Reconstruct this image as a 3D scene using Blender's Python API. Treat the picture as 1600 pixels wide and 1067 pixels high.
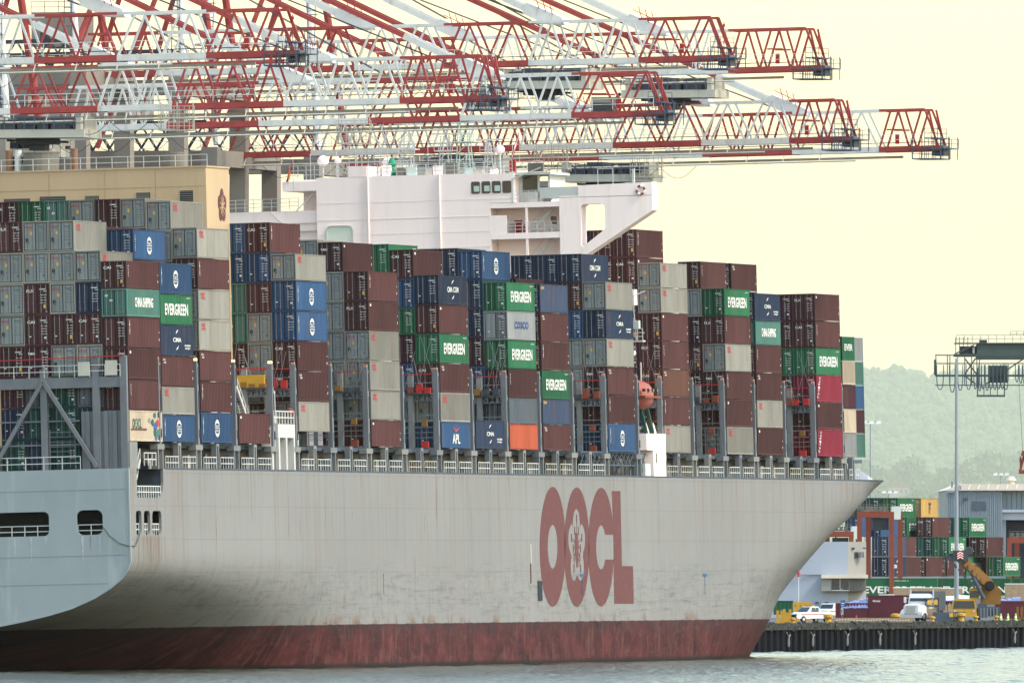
import bpy, bmesh, math, random
from mathutils import Matrix, Vector, noise

for o in list(bpy.data.objects): bpy.data.objects.remove(o)
SC = bpy.context.scene
COL = SC.collection
RAD = math.radians

# ------------------------------------------------------------------ camera
F = 32353.0            # focal length in pixels of the 1600 px wide photograph
CAMH = 10.7            # camera height above the water
HORIZON = 870.0        # pixel row of the horizon
cam = bpy.data.cameras.new('camera'); camo = bpy.data.objects.new('camera', cam)
COL.objects.link(camo); SC.camera = camo
cam.sensor_width = 36.0; cam.sensor_fit = 'HORIZONTAL'
cam.lens = F / 1600.0 * 36.0
cam.shift_y = (HORIZON - 533.5) / 1600.0
cam.clip_start = 5.0; cam.clip_end = 400000.0
camo.location = (0, 0, CAMH); camo.rotation_euler = (RAD(90), 0, 0)

# ------------------------------------------------------------------ sky and sun
SUN_EL, SUN_AZ = 47.0, 112.0     # azimuth clockwise from the viewing direction (+Y)
world = bpy.data.worlds.new('World'); SC.world = world; world.use_nodes = True
wn = world.node_tree.nodes; wl = world.node_tree.links
wn.clear()
wo = wn.new('ShaderNodeOutputWorld'); bg = wn.new('ShaderNodeBackground'); sky = wn.new('ShaderNodeTexSky')
sky.sky_type = 'NISHITA'; sky.sun_disc = False
sky.sun_elevation = RAD(SUN_EL); sky.sun_rotation = RAD(SUN_AZ)
sky.air_density = 1.82; sky.dust_density = 1.0; sky.ozone_density = 1.0; sky.altitude = 0
wl.new(sky.outputs[0], bg.inputs[0]); wl.new(bg.outputs[0], wo.inputs[0])
bg.inputs[1].default_value = 0.15
sun = bpy.data.lights.new('sun', 'SUN'); suno = bpy.data.objects.new('sun', sun); COL.objects.link(suno)
sun.energy = 1.4; sun.angle = RAD(10); sun.color = (1.0, 0.93, 0.82)
sd = Vector((math.sin(RAD(SUN_AZ)) * math.cos(RAD(SUN_EL)), math.cos(RAD(SUN_AZ)) * math.cos(RAD(SUN_EL)), math.sin(RAD(SUN_EL))))
suno.rotation_euler = (-sd).to_track_quat('-Z', 'Y').to_euler()
suno.location = sd * 3000

# ------------------------------------------------------------------ exposure
SC.view_settings.view_transform = 'Standard'; SC.view_settings.look = 'None'
SC.view_settings.gamma = 1.0; SC.view_settings.use_curve_mapping = False
SC.view_settings.exposure = 1.4
SC.cycles.use_denoising = True
SC.cycles.max_bounces = 6; SC.cycles.diffuse_bounces = 3; SC.cycles.volume_bounces = 0
SC.cycles.transparent_max_bounces = 8

# ------------------------------------------------------------------ frames
A = 0.23271
SA, CA = math.sin(A), math.cos(A)
Y0 = 1919.9; X0 = (191.9 - 800) / F * Y0
HEEL = RAD(-1.4)
MQ = Matrix.Translation((X0, Y0, 0)) @ Matrix.Rotation(-A, 4, 'Z')                # quay frame: x outboard, y forward
MS = MQ @ Matrix.Translation((0, 0, 28)) @ Matrix.Rotation(HEEL, 4, 'Y') @ Matrix.Translation((0, 0, -28))  # ship frame
POST = [1.0]
for i in range(1, 24):
    POST.append([14.6, 29.2, 43.8, 58.4, 67.5, 82.1, 96.7, 111.3, 125.9, 140.5, 155.1, 169.7, 184.3, 198.9, 213.5, 224.6, 239.2, 253.8, 268.4, 283.0, 297.6, 312.2, 326.8][i - 1])
DECK = 18.95
HAZE = 5e-6
def px(x, ppm, z=0.0):          # world point seen at pixel column x at the depth of a given scale
    return Vector(((x - 800) / ppm, F / ppm, z))
def zpx(y, ppm): return CAMH + (HORIZON - y) / ppm

# ------------------------------------------------------------------ materials
MATS = {}
def mat(name, col, rough=0.6, metal=0.0, var=0.12, scale=0.6, stain=None, stain_amt=0.0, vert=1.0, rnd=0.0, bump=0.0, spec=0.12, scale2=None):
    if name in MATS: return MATS[name]
    m = bpy.data.materials.new(name); m.use_nodes = True
    nt = m.node_tree; n = nt.nodes; l = nt.links
    b = n['Principled BSDF']; b.inputs['Roughness'].default_value = rough; b.inputs['Metallic'].default_value = metal
    b.inputs['Specular IOR Level'].default_value = spec
    tc = n.new('ShaderNodeTexCoord'); mp = n.new('ShaderNodeMapping')
    mp.inputs['Scale'].default_value = (scale, scale, scale / vert)
    l.new(tc.outputs['Object'], mp.inputs[0])
    oi = n.new('ShaderNodeObjectInfo')
    add = n.new('ShaderNodeVectorMath'); add.operation = 'ADD'
    mul = n.new('ShaderNodeVectorMath'); mul.operation = 'SCALE'; mul.inputs[3].default_value = 37.0
    cmb = n.new('ShaderNodeCombineXYZ')
    for k in range(3): l.new(oi.outputs['Random'], cmb.inputs[k])
    l.new(cmb.outputs[0], mul.inputs[0]); l.new(mp.outputs[0], add.inputs[0]); l.new(mul.outputs[0], add.inputs[1])
    nz = n.new('ShaderNodeTexNoise'); nz.inputs['Scale'].default_value = 1.0; nz.inputs['Detail'].default_value = 6.0
    nz.inputs['Roughness'].default_value = 0.65
    l.new(add.outputs[0], nz.inputs['Vector'])
    mr = n.new('ShaderNodeMapRange'); mr.inputs[1].default_value = 0.25; mr.inputs[2].default_value = 0.75
    mr.inputs[3].default_value = 1 - var; mr.inputs[4].default_value = 1 + var
    l.new(nz.outputs[0], mr.inputs[0])
    last = mr.outputs[0]
    if rnd:
        r2 = n.new('ShaderNodeMapRange'); r2.inputs[3].default_value = 1 - rnd; r2.inputs[4].default_value = 1 + rnd
        l.new(oi.outputs['Random'], r2.inputs[0])
        mm = n.new('ShaderNodeMath'); mm.operation = 'MULTIPLY'; l.new(last, mm.inputs[0]); l.new(r2.outputs[0], mm.inputs[1]); last = mm.outputs[0]
    mx = n.new('ShaderNodeVectorMath'); mx.operation = 'SCALE'; mx.inputs[0].default_value = col[:3]
    l.new(last, mx.inputs[3]); out = mx.outputs[0]
    if stain:
        n2 = n.new('ShaderNodeTexNoise'); n2.inputs['Scale'].default_value = 1.0; n2.inputs['Detail'].default_value = 8
        n2.inputs['Roughness'].default_value = 0.7
        mp2 = n.new('ShaderNodeMapping'); s2 = scale2 or scale * 2.3
        mp2.inputs['Scale'].default_value = (s2, s2, s2 / (vert * 3)); l.new(tc.outputs['Object'], mp2.inputs[0])
        a2 = n.new('ShaderNodeVectorMath'); a2.operation = 'ADD'; l.new(mp2.outputs[0], a2.inputs[0]); l.new(mul.outputs[0], a2.inputs[1])
        l.new(a2.outputs[0], n2.inputs['Vector'])
        m2 = n.new('ShaderNodeMapRange'); m2.inputs[1].default_value = 0.54; m2.inputs[2].default_value = 0.72; m2.inputs[4].default_value = stain_amt
        l.new(n2.outputs[0], m2.inputs[0])
        mi = n.new('ShaderNodeMix'); mi.data_type = 'RGBA'; l.new(m2.outputs[0], mi.inputs[0]); l.new(out, mi.inputs[6])
        mi.inputs[7].default_value = (*stain, 1); out = mi.outputs[2]
    l.new(out, b.inputs['Base Color'])
    if bump:
        bp = n.new('ShaderNodeBump'); bp.inputs['Strength'].default_value = bump; l.new(nz.outputs[0], bp.inputs['Height']); l.new(bp.outputs[0], b.inputs['Normal'])
    MATS[name] = m
    return m
RUST = (0.16, 0.07, 0.035)
def M(k): return MATS[k]
cargo = {
 'brown': (0.150, 0.060, 0.056), 'maroon': (0.115, 0.040, 0.050), 'tan': (0.19, 0.085, 0.06), 'white': (0.50, 0.475, 0.40), 'grey': (0.36, 0.37, 0.36),
 'cream': (0.62, 0.50, 0.36), 'green': (0.032, 0.172, 0.078), 'teal': (0.11, 0.27, 0.215), 'blue': (0.042, 0.100, 0.205),
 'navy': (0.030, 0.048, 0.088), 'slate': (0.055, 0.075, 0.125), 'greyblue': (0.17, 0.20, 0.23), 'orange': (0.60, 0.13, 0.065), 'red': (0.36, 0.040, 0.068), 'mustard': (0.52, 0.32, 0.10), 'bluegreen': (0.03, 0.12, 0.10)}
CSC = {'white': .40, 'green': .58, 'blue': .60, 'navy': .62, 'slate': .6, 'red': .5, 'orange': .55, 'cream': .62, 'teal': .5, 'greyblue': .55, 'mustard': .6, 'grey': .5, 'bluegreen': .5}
for k, c in cargo.items():
    mat('paint_' + k, tuple(q * CSC.get(k, 0.42) for q in c), 0.8, 0, 0.20, 0.30, RUST if k != 'brown' else (0.035, 0.014, 0.014), 0.45, 2.5, 0.28)
mat('paint_doorgrey', (0.235, 0.250, 0.238), 0.8, 0, 0.13, 0.35, RUST, 0.25, 2.5, 0.12)
mat('gasket', (0.012, 0.012, 0.014), 0.9, 0, 0.2)
mat('steel_rod', (0.200, 0.185, 0.195), 0.5, 0.2, 0.1)
mat('dark_rod', (0.102, 0.114, 0.114), 0.6, 0.0, 0.1)
mat('print_white', (0.612, 0.603, 0.544), 0.6, 0, 0.12, 2.0)
mat('print_red', (0.385, 0.042, 0.049), 0.6, 0, 0.1, 2.0)
mat('print_dark', (0.02, 0.025, 0.03), 0.6, 0, 0.1, 2.0)
mat('print_yellow', (0.60, 0.34, 0.06), 0.6, 0, 0.1, 2.0)
mat('print_blue', (0.03, 0.06, 0.20), 0.6, 0, 0.1, 2.0)
mat('print_green', (0.02, 0.10, 0.07), 0.6, 0, 0.1, 2.0)
mat('ship_grey', (0.140, 0.148, 0.156), 0.55, 0, 0.14, 0.8, RUST, 0.35, 2.0)
mat('ship_grey_light', (0.19, 0.19, 0.18), 0.55, 0, 0.14, 0.8, RUST, 0.4, 2.0)
mat('ship_white', (0.95, 0.80, 0.735), 0.6, 0, 0.05, 0.25, (0.55, 0.40, 0.29), 0.28, 5.0)
mat('rail_white', (0.525, 0.532, 0.495), 0.5, 0, 0.08)
mat('rail_red', (0.34, 0.030, 0.028), 0.5, 0, 0.05)
mat('coaming', (0.153, 0.140, 0.117), 0.7, 0, 0.3, 0.5, RUST, 0.4, 2.0)
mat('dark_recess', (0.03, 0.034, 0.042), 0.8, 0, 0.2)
mat('beige_casing', (0.46, 0.325, 0.19), 0.5, 0, 0.05, 0.3, RUST, 0.12, 4.0)
mat('crane_red', (0.335, 0.058, 0.052), 0.5, 0, 0.22, 0.5, (0.11, 0.045, 0.035), 0.65, 1.0)
mat('crane_white', (0.62, 0.60, 0.55), 0.5, 0, 0.14, 0.5, (0.30, 0.24, 0.16), 0.5, 1.0)
mat('crane_cream', (0.450, 0.420, 0.345), 0.5, 0, 0.15, 0.5, RUST, 0.35, 1.0)
mat('crane_tan', (0.240, 0.204, 0.168), 0.6, 0, 0.1, 0.3, RUST, 0.15, 2.0)
mat('crane_dark', (0.05, 0.055, 0.065), 0.6, 0, 0.2)
mat('crane_blue', (0.075, 0.092, 0.125), 0.5, 0, 0.15)
mat('lifeboat_orange', (0.30, 0.085, 0.06), 0.45, 0, 0.08)
mat('yellow', (0.44, 0.24, 0.03), 0.5, 0, 0.15, 1.0, RUST, 0.3)
mat('yellow_boom', (0.20, 0.10, 0.026), 0.45, 0, 0.15, 0.8, (0.2, 0.1, 0.03), 0.35)
mat('straddle_orange', (0.19, 0.048, 0.03), 0.5, 0, 0.12, 0.5, RUST, 0.3)
mat('vehicle_white', (0.600, 0.600, 0.578), 0.3, 0, 0.04)
mat('tyre', (0.02, 0.02, 0.022), 0.8, 0, 0.2)
mat('glass_dark', (0.02, 0.028, 0.035), 0.08, 0, 0.1, spec=0.6)
mat('chrome', (0.45, 0.46, 0.47), 0.3, 0.6, 0.1)
mat('wood', (0.300, 0.216, 0.138), 0.8, 0, 0.2, 1.2, (0.25, 0.16, 0.1), 0.4, 0.4)
mat('tarp_blue', (0.20, 0.25, 0.48), 0.5, 0, 0.2, 0.8, (0.6, 0.62, 0.68), 0.6)
mat('tarp_white', (0.75, 0.75, 0.75), 0.5, 0, 0.1)
mat('concrete', (0.180, 0.168, 0.150), 0.9, 0, 0.25, 0.2)
mat('asphalt', (0.10, 0.10, 0.10), 0.9, 0, 0.3, 0.05)
mat('pile_dark', (0.006, 0.007, 0.010), 0.6, 0, 0.5, 0.9, (0.014, 0.013, 0.012), 0.4, 3.0, spec=0.02)  # near black, so the shade on the quay face sits in the colour
mat('rubble', (0.035, 0.035, 0.03), 0.9, 0, 0.7, 1.5, (0.45, 0.43, 0.36), 0.8, 1.0)
mat('shed_wall', (0.175, 0.210, 0.238), 0.5, 0, 0.06, 0.2)
mat('shed_roof', (0.576, 0.496, 0.400), 0.5, 0, 0.1, 0.2)
mat('office_wall', (0.347, 0.372, 0.422), 0.6, 0, 0.03, 0.2)
mat('tan_and_sunlit_wall', (0.25, 0.235, 0.21), 0.6, 0, 0.05, 0.2)
mat('pole_grey', (0.231, 0.259, 0.287), 0.4, 0.3, 0.08)
mat('gantry_grey', (0.060, 0.078, 0.072), 0.6, 0, 0.15, 0.4)
mat('deck_paint', (0.10, 0.07, 0.06), 0.8, 0, 0.2)
mat('sign_blue', (0.018, 0.084, 0.216), 0.5, 0, 0.1)
mat('equip_green', (0.030, 0.252, 0.132), 0.5, 0, 0.1)
mat('mint', (0.480, 0.592, 0.512), 0.5, 0, 0.05)
mat('bluegreydark', (0.060, 0.078, 0.102), 0.6, 0, 0.2)
mat('cone_green', (0.35, 0.60, 0.12), 0.5, 0, 0.1)
mat('flag_red', (0.62, 0.06, 0.07), 0.7, 0, 0.1)

# ------------------------------------------------------------------ mesh helper
class MB:
    def __init__(s): s.v = []; s.f = []
    def quad(s, a, b, c, d):
        k = len(s.v); s.v += [tuple(a), tuple(b), tuple(c), tuple(d)]; s.f.append((k, k + 1, k + 2, k + 3)); return s
    def poly(s, pts):
        k = len(s.v); s.v += [tuple(p) for p in pts]; s.f.append(tuple(range(k, k + len(pts)))); return s
    def box(s, x0, x1, y0, y1, z0, z1):
        k = len(s.v)
        s.v += [(x0, y0, z0), (x1, y0, z0), (x1, y1, z0), (x0, y1, z0), (x0, y0, z1), (x1, y0, z1), (x1, y1, z1), (x0, y1, z1)]
        s.f += [(k, k + 3, k + 2, k + 1), (k + 4, k + 5, k + 6, k + 7), (k, k + 1, k + 5, k + 4), (k + 1, k + 2, k + 6, k + 5), (k + 2, k + 3, k + 7, k + 6), (k + 3, k, k + 4, k + 7)]
        return s
    def bar(s, p, q, w, h=None, n=4, w2=None):
        p = Vector(p); q = Vector(q); d = q - p
        if d.length < 1e-6: return s
        d.normalize(); up = Vector((0, 0, 1)) if abs(d.z) < 0.98 else Vector((0, 1, 0))
        a = d.cross(up).normalized(); b = a.cross(d).normalized()
        h = h or w; k = len(s.v)
        for e, c in enumerate((p, q)):
            f_ = 1.0 if (e == 0 or w2 is None) else w2 / w
            for i in range(n):
                if n == 4:
                    u, t = ((-.5, -.5), (.5, -.5), (.5, .5), (-.5, .5))[i]
                else:
                    u, t = .5 * math.cos(2 * math.pi * i / n), .5 * math.sin(2 * math.pi * i / n)
                s.v.append(tuple(c + a * (u * w * f_) + b * (t * h * f_)))
        s.f += [(k + i, k + (i + 1) % n, k + n + (i + 1) % n, k + n + i) for i in range(n)]
        s.f += [tuple(k + i for i in reversed(range(n))), tuple(k + n + i for i in range(n))]
        return s
    def tube(s, pts, w, n=5):
        for a, b in zip(pts, pts[1:]): s.bar(a, b, w, w, n)
        return s
    def lathe(s, prof, c=(0, 0, 0), n=12, axis='z'):
        k = len(s.v)
        for r, h in prof:
            for i in range(n):
                t = 2 * math.pi * i / n; a, b = r * math.cos(t), r * math.sin(t)
                s.v.append({'z': (c[0] + a, c[1] + b, c[2] + h), 'x': (c[0] + h, c[1] + a, c[2] + b), 'y': (c[0] + b, c[1] + h, c[2] + a)}[axis])
        for j in range(len(prof) - 1):
            for i in range(n):
                s.f.append((k + j * n + i, k + j * n + (i + 1) % n, k + (j + 1) * n + (i + 1) % n, k + (j + 1) * n + i))
        s.f.append(tuple(k + i for i in reversed(range(n)))); e = k + (len(prof) - 1) * n
        s.f.append(tuple(e + i for i in range(n)))
        return s
    def prism(s, pts, y0, y1, axis='y'):      # outline in the plane square to axis
        def P(p, t): return {'y': (p[0], t, p[1]), 'x': (t, p[0], p[1]), 'z': (p[0], p[1], t)}[axis]
        n = len(pts); k = len(s.v)
        s.v += [P(p, y0) for p in pts] + [P(p, y1) for p in pts]
        s.f += [tuple(k + i for i in range(n)), tuple(k + n + i for i in reversed(range(n)))]
        s.f += [(k + i, k + n + i, k + n + (i + 1) % n, k + (i + 1) % n) for i in range(n)]
        return s
    def mesh(s, name, m, smooth=False):
        me = bpy.data.meshes.new(name); me.from_pydata(s.v, [], s.f); me.update()
        bm = bmesh.new(); bm.from_mesh(me); bmesh.ops.recalc_face_normals(bm, faces=bm.faces[:]); bm.to_mesh(me); bm.free()
        if m: me.materials.append(M(m) if isinstance(m, str) else m)
        if smooth:
            for p in me.polygons: p.use_smooth = True
        return me
    def build(s, name, m, parent=None, smooth=False): return link(name, s.mesh(name, m, smooth), parent)
def link(name, me, parent=None, loc=None):
    o = bpy.data.objects.new(name, me); COL.objects.link(o)
    if parent: o.parent = parent
    if loc: o.location = loc
    return o
def tag(o, label, cat, group=None, kind=None):
    if label: o['label'] = label
    if cat: o['category'] = cat
    if group: o['group'] = group
    if kind: o['kind'] = kind
    return o
def thing(name, label, cat, mtx, group=None):
    o = bpy.data.objects.new(name, None); COL.objects.link(o); o.empty_display_size = 0.5
    o.matrix_world = mtx
    return tag(o, label, cat, group)
def struct(o): o['kind'] = 'structure'; return o
def T(x, y=0, z=0): return Matrix.Translation((x, y, z)) if not hasattr(x, '__len__') else Matrix.Translation(x)
def RZ(deg): return Matrix.Rotation(RAD(deg), 4, 'Z')

def curve_mesh(loops, depth, name='tmp'):
    """flat plate with holes: loops of 2D points, even-odd fill, thickness depth -> list of verts, faces in (x,y,z)"""
    cu = bpy.data.curves.new(name, 'CURVE'); cu.dimensions = '2D'; cu.fill_mode = 'BOTH'; cu.extrude = depth / 2
    for lp in loops:
        sp = cu.splines.new('POLY'); sp.points.add(len(lp) - 1)
        for i, p in enumerate(lp): sp.points[i].co = (p[0], p[1], 0, 1)
        sp.use_cyclic_u = True
    o = bpy.data.objects.new(name, cu); COL.objects.link(o)
    bpy.context.view_layer.update()
    me = bpy.data.meshes.new_from_object(o.evaluated_get(bpy.context.evaluated_depsgraph_get()))
    v = [tuple(x.co) for x in me.vertices]; f = [tuple(p.vertices) for p in me.polygons]
    bpy.data.objects.remove(o); bpy.data.curves.remove(cu); bpy.data.meshes.remove(me)
    return v, f
TXT = {}
def text_geo(word, spacing=1.0, bold=0.022):
    key = (word, spacing, bold)
    if key in TXT: return TXT[key]
    cu = bpy.data.curves.new('txt', 'FONT'); cu.body = word; cu.resolution_u = 2; cu.space_character = spacing; cu.offset = bold
    cu.align_x = 'LEFT'; cu.space_line = 0.8
    o = bpy.data.objects.new('txt', cu); COL.objects.link(o); bpy.context.view_layer.update()
    me = bpy.data.meshes.new_from_object(o.evaluated_get(bpy.context.evaluated_depsgraph_get()))
    v = [tuple(x.co) for x in me.vertices]; f = [tuple(p.vertices) for p in me.polygons]
    bpy.data.objects.remove(o); bpy.data.curves.remove(cu); bpy.data.meshes.remove(me)
    x0 = min(p[0] for p in v); x1 = max(p[0] for p in v); y0 = min(p[1] for p in v); y1 = max(p[1] for p in v)
    v = [((p[0] - x0) / (x1 - x0) - .5, (p[1] - y0) / (y1 - y0) - .5) for p in v]
    TXT[key] = (v, f); return TXT[key]
def put2d(mb, geo, w, h, fn):
    v, f = geo; k = len(mb.v)
    mb.v += [fn(p[0] * w, p[1] * h) for p in v]; mb.f += [tuple(k + i for i in q) for q in f]
def side_text(mb, word, y, z, w, h, x=0.0, spacing=1.0, bold=0.022):      # on a face looking +x
    put2d(mb, text_geo(word, spacing, bold), w, h, lambda a, b: (x, y + a, z + b))
def end_text(mb, word, x, z, w, h, y=0.0):                     # on a face looking -y
    put2d(mb, text_geo(word), w, h, lambda a, b: (x + a, y, z + b))
ORD = ['bottom', 'second', 'third', 'fourth', 'fifth', 'sixth', 'seventh', 'eighth', 'ninth', 'tenth', 'eleventh', 'twelfth', 'thirteenth', 'fourteenth', 'fifteenth', 'sixteenth', 'seventeenth', 'eighteenth', 'nineteenth', 'twentieth', 'twenty-first']
NTH = ['first'] + ORD[1:]
# ================================================================== water, ground
def water_mat():
    m = bpy.data.materials.new('water'); m.use_nodes = True; nt = m.node_tree; n = nt.nodes; l = nt.links
    b = n['Principled BSDF']; b.inputs['Base Color'].default_value = (0.034, 0.036, 0.024, 1); b.inputs['Roughness'].default_value = 0.22
    b.inputs['IOR'].default_value = 1.33; b.inputs['Specular Tint'].default_value = (0.98, 0.95, 0.84, 1)
    tc = n.new('ShaderNodeTexCoord'); prev = None
    for sc, st, di in ((0.16, 0.7, 2.0), (0.9, 0.8, 0.7)):
        mp = n.new('ShaderNodeMapping'); mp.inputs['Scale'].default_value = (sc, sc * 0.35, sc); l.new(tc.outputs['Object'], mp.inputs[0])
        nz = n.new('ShaderNodeTexNoise'); nz.inputs['Detail'].default_value = 5; nz.inputs['Scale'].default_value = 1; l.new(mp.outputs[0], nz.inputs['Vector'])
        bp = n.new('ShaderNodeBump'); bp.inputs['Strength'].default_value = st; bp.inputs['Distance'].default_value = di
        l.new(nz.outputs[0], bp.inputs['Height'])
        if prev: l.new(prev.outputs[0], bp.inputs['Normal'])
        prev = bp
    l.new(prev.outputs[0], b.inputs['Normal']); MATS['water'] = m
water_mat()
w = MB()
# near water carries real wavelets, the rest is a flat sheet a little lower
nx, ny = 270, 430
x0w, x1w, y0w, y1w = -52.0, 66.0, 1715.0, 2480.0
k0 = 0
for j in range(ny + 1):
    yy = y0w + (y1w - y0w) * j / ny
    for i in range(nx + 1):
        xx = x0w + (x1w - x0w) * i / nx
        h = noise.noise((xx * .22, yy * .10, 1.3)) * .20 + noise.noise((xx * .75, yy * .35, 4.1)) * .15 + noise.noise((xx * 1.6, yy * .5, 2.1)) * .07 + noise.noise((xx * .05, yy * .02, 9.0)) * .10
        w.v.append((xx, yy, h))
for j in range(ny):
    for i in range(nx):
        a = j * (nx + 1) + i; w.f.append((a, a + 1, a + nx + 2, a + nx + 1))
wv = w.build('harbour_water', 'water', None, True); struct(wv)
w = MB(); w.box(-150000, 150000, -2000, 230000, -6, -0.45); struct(w.build('open_water', 'water'))

QP = [(-50.0, -900.0), (-50.0, 378.0)]
qw = [MQ @ Vector((a, b, 0)) for a, b in QP]
P0 = Vector((22.0, 2316.0, 0)); P1 = Vector((59.4, 2445.0, 0)); P2 = P0 + (P1 - P0) * 6
GZ = 3.2
g = MB()
gp = [qw[0], qw[1], P0, P2, Vector((9000, 12000, 0)), Vector((150000, 230000, 0)), Vector((-150000, 230000, 0)), Vector((-150000, 1000, 0))]
g.poly([(p.x, p.y, GZ) for p in gp])
struct(g.build('terminal_ground', 'asphalt'))

# ================================================================== hull
SH = thing('container_ship', 'huge pale grey container ship with red boot-top and large red letters on its side', 'ship', MS.copy())
def hull_mat():
    m = bpy.data.materials.new('hull_paint'); m.use_nodes = True; nt = m.node_tree; n = nt.nodes; l = nt.links
    b = n['Principled BSDF']; b.inputs['Roughness'].default_value = 0.75; b.inputs['Specular IOR Level'].default_value = 0.08
    tc = n.new('ShaderNodeTexCoord'); sep = n.new('ShaderNodeSeparateXYZ'); l.new(tc.outputs['Object'], sep.inputs[0])
    def nz(sx, sy, sz, det=7, ro=.65, off=0):
        mp = n.new('ShaderNodeMapping'); mp.inputs['Scale'].default_value = (0.0, sy, sz); mp.inputs['Location'].default_value = (off, off, off); l.new(tc.outputs['Object'], mp.inputs[0])
        t = n.new('ShaderNodeTexNoise'); t.inputs['Scale'].default_value = 1; t.inputs['Detail'].default_value = det; t.inputs['Roughness'].default_value = ro
        l.new(mp.outputs[0], t.inputs['Vector']); return t.outputs[0]
    def rng(s, a, b_, c=0., d=1., clamp=True):
        r = n.new('ShaderNodeMapRange'); r.inputs[1].default_value = a; r.inputs[2].default_value = b_; r.inputs[3].default_value = c; r.inputs[4].default_value = d; l.new(s, r.inputs[0]); return r.outputs[0]
    def mul(a, b_):
        q = n.new('ShaderNodeMath'); q.operation = 'MULTIPLY'; l.new(a, q.inputs[0])
        if isinstance(b_, float): q.inputs[1].default_value = b_
        else: l.new(b_, q.inputs[1])
        return q.outputs[0]
    def mix(fac, a, b_):
        q = n.new('ShaderNodeMix'); q.data_type = 'RGBA'; l.new(fac, q.inputs[0])
        for i, c in ((6, a), (7, b_)):
            if isinstance(c, tuple): q.inputs[i].default_value = (*c, 1)
            else: l.new(c, q.inputs[i])
        return q.outputs[2]
    z = sep.outputs[2]
    base = mix(rng(nz(.02, .03, .06), .3, .7), (0.192, 0.192, 0.181), (0.230, 0.229, 0.214))
    # weld seams every few metres
    wv = n.new('ShaderNodeMath'); wv.operation = 'FRACT'; q = mul(z, 1 / 3.1); l.new(q, wv.inputs[0])
    base = mix(mul(rng(wv.outputs[0], .965, .985), .26), base, (0.09, 0.08, 0.07))
    wy = n.new('ShaderNodeMath'); wy.operation = 'FRACT'; l.new(mul(sep.outputs[1], 1 / 17.0), wy.inputs[0])
    base = mix(mul(rng(wy.outputs[0], .985, .995), .28), base, (0.09, 0.08, 0.07))
    # rust running down from the deck edge and from scuppers
    st = mul(rng(nz(.2, .55, .035, 6, .65), .54, .70), rng(z, 6.0, 19.0, .06, .55))
    tone = rng(nz(.02, .09, .16, 4, .6, 77.), .35, .65); base = mix(mul(tone, .35), base, (0.225, 0.198, 0.188))
    strk = rng(nz(.1, 1.6, .02, 6, .7, 41.), .45, .7); base = mix(mul(strk, .15), base, (0.10, 0.095, 0.088))
    base = mix(st, base, (0.17, 0.11, 0.07))
    st2 = mul(rng(nz(.2, 1.1, .09, 6, .65, 31.), .61, .70), .75)
    base = mix(st2, base, (0.14, 0.085, 0.05))
    # tug and fender scuffs low on the side
    low = mul(rng(z, 4.2, 5.5), rng(z, 11.0, 8.0))
    sc = mul(rng(nz(.1, .10, 2.2, 10, .80, 7.), .515, .62), low)
    base = mix(mul(sc, .44), base, (0.06, 0.058, 0.062))
    sc2 = mul(rng(nz(.1, .40, .7, 10, .84, 17.), .525, .62), low)
    base = mix(mul(sc2, .48), base, (0.085, 0.08, 0.088))
    sc3 = mul(rng(nz(.1, .45, .8, 10, .8, 57.), .53, .60), low)
    base = mix(mul(sc3, .5), base, (0.25, 0.235, 0.21))
    qr = mul(mul(rng(sep.outputs[1], 2.0, 4.0), rng(sep.outputs[1], 15.0, 12.5)), mul(rng(z, 8.0, 11.5), rng(z, 12.8, 12.6)))
    base = mix(mul(mul(rng(nz(.1, 1.7, .12, 7, .7, 91.), .42, .6), qr), .8), base, (0.14, 0.085, 0.045))
    edge = mul(rng(z, 4.2, 4.25), rng(z, 5.3, 4.3))
    base = mix(mul(mul(rng(nz(.1, .35, .3, 6, .6, 3.), .52, .62), edge), .8), base, (0.15, 0.085, 0.05))
    # antifouling below the boot line
    red = mix(rng(nz(.1, .16, .35, 8, .7, 5.), .35, .65), (0.026, 0.009, 0.011), (0.092, 0.023, 0.022))
    red = mix(mul(rng(nz(.1, .9, .25, 9, .75, 9.), .52, .62), .65), red, (0.135, 0.055, 0.047))
    red = mix(mul(rng(nz(.1, .3, .7, 9, .8, 19.), .53, .60), .6), red, (0.105, 0.045, 0.040))
    red = mix(mul(mul(rng(z, 2.6, 4.2), rng(nz(.1, .25, .8, 7, .7, 2.), .35, .6)), .75), red, (0.030, 0.026, 0.028))
    red = mix(rng(z, 0.55, 0.15), red, (0.012, 0.012, 0.011))
    wob = n.new('ShaderNodeMath'); wob.operation = 'ADD'; l.new(z, wob.inputs[0]); l.new(mul(nz(.1, .6, .6, 5, .6, 11.), .22), wob.inputs[1])
    col = mix(rng(wob.outputs[0], 4.28, 4.34), red, base)
    l.new(col, b.inputs['Base Color'])
    bp = n.new('ShaderNodeBump'); bp.inputs['Strength'].default_value = 0.10; bp.inputs['Distance'].default_value = 0.25
    l.new(nz(.15, .22, .3, 3, .5, 23.), bp.inputs['Height']); l.new(bp.outputs[0], b.inputs['Normal'])
    MATS['hull_paint'] = m
hull_mat()
mat('transom_shade_blue', (0.262, 0.296, 0.300), 0.5, 0, 0.09, 0.22, (0.37, 0.39, 0.375), 0.75, 2.5, scale2=0.5)  # base colour holds the blue cast of the transom's sky-lit shade
mat('streak_pale', (0.34, 0.365, 0.36), 0.7, 0, 0.2, 2.0)
mat('streak_rust', (0.24, 0.20, 0.16), 0.7, 0, 0.2, 2.0)
L0 = 1.6                  # transom station
TJ = [(0, 18.95), (0, 17), (0, 15), (0, 13), (0, 11.5), (0, 10.3), (.3, 9.5), (.85, 8.74), (2, 7.85), (3.5, 7), (5.7, 6.1), (7.95, 5.5), (10.2, 5.03), (12.4, 4.65), (16, 4.3), (24.1, 3.9)]
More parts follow.
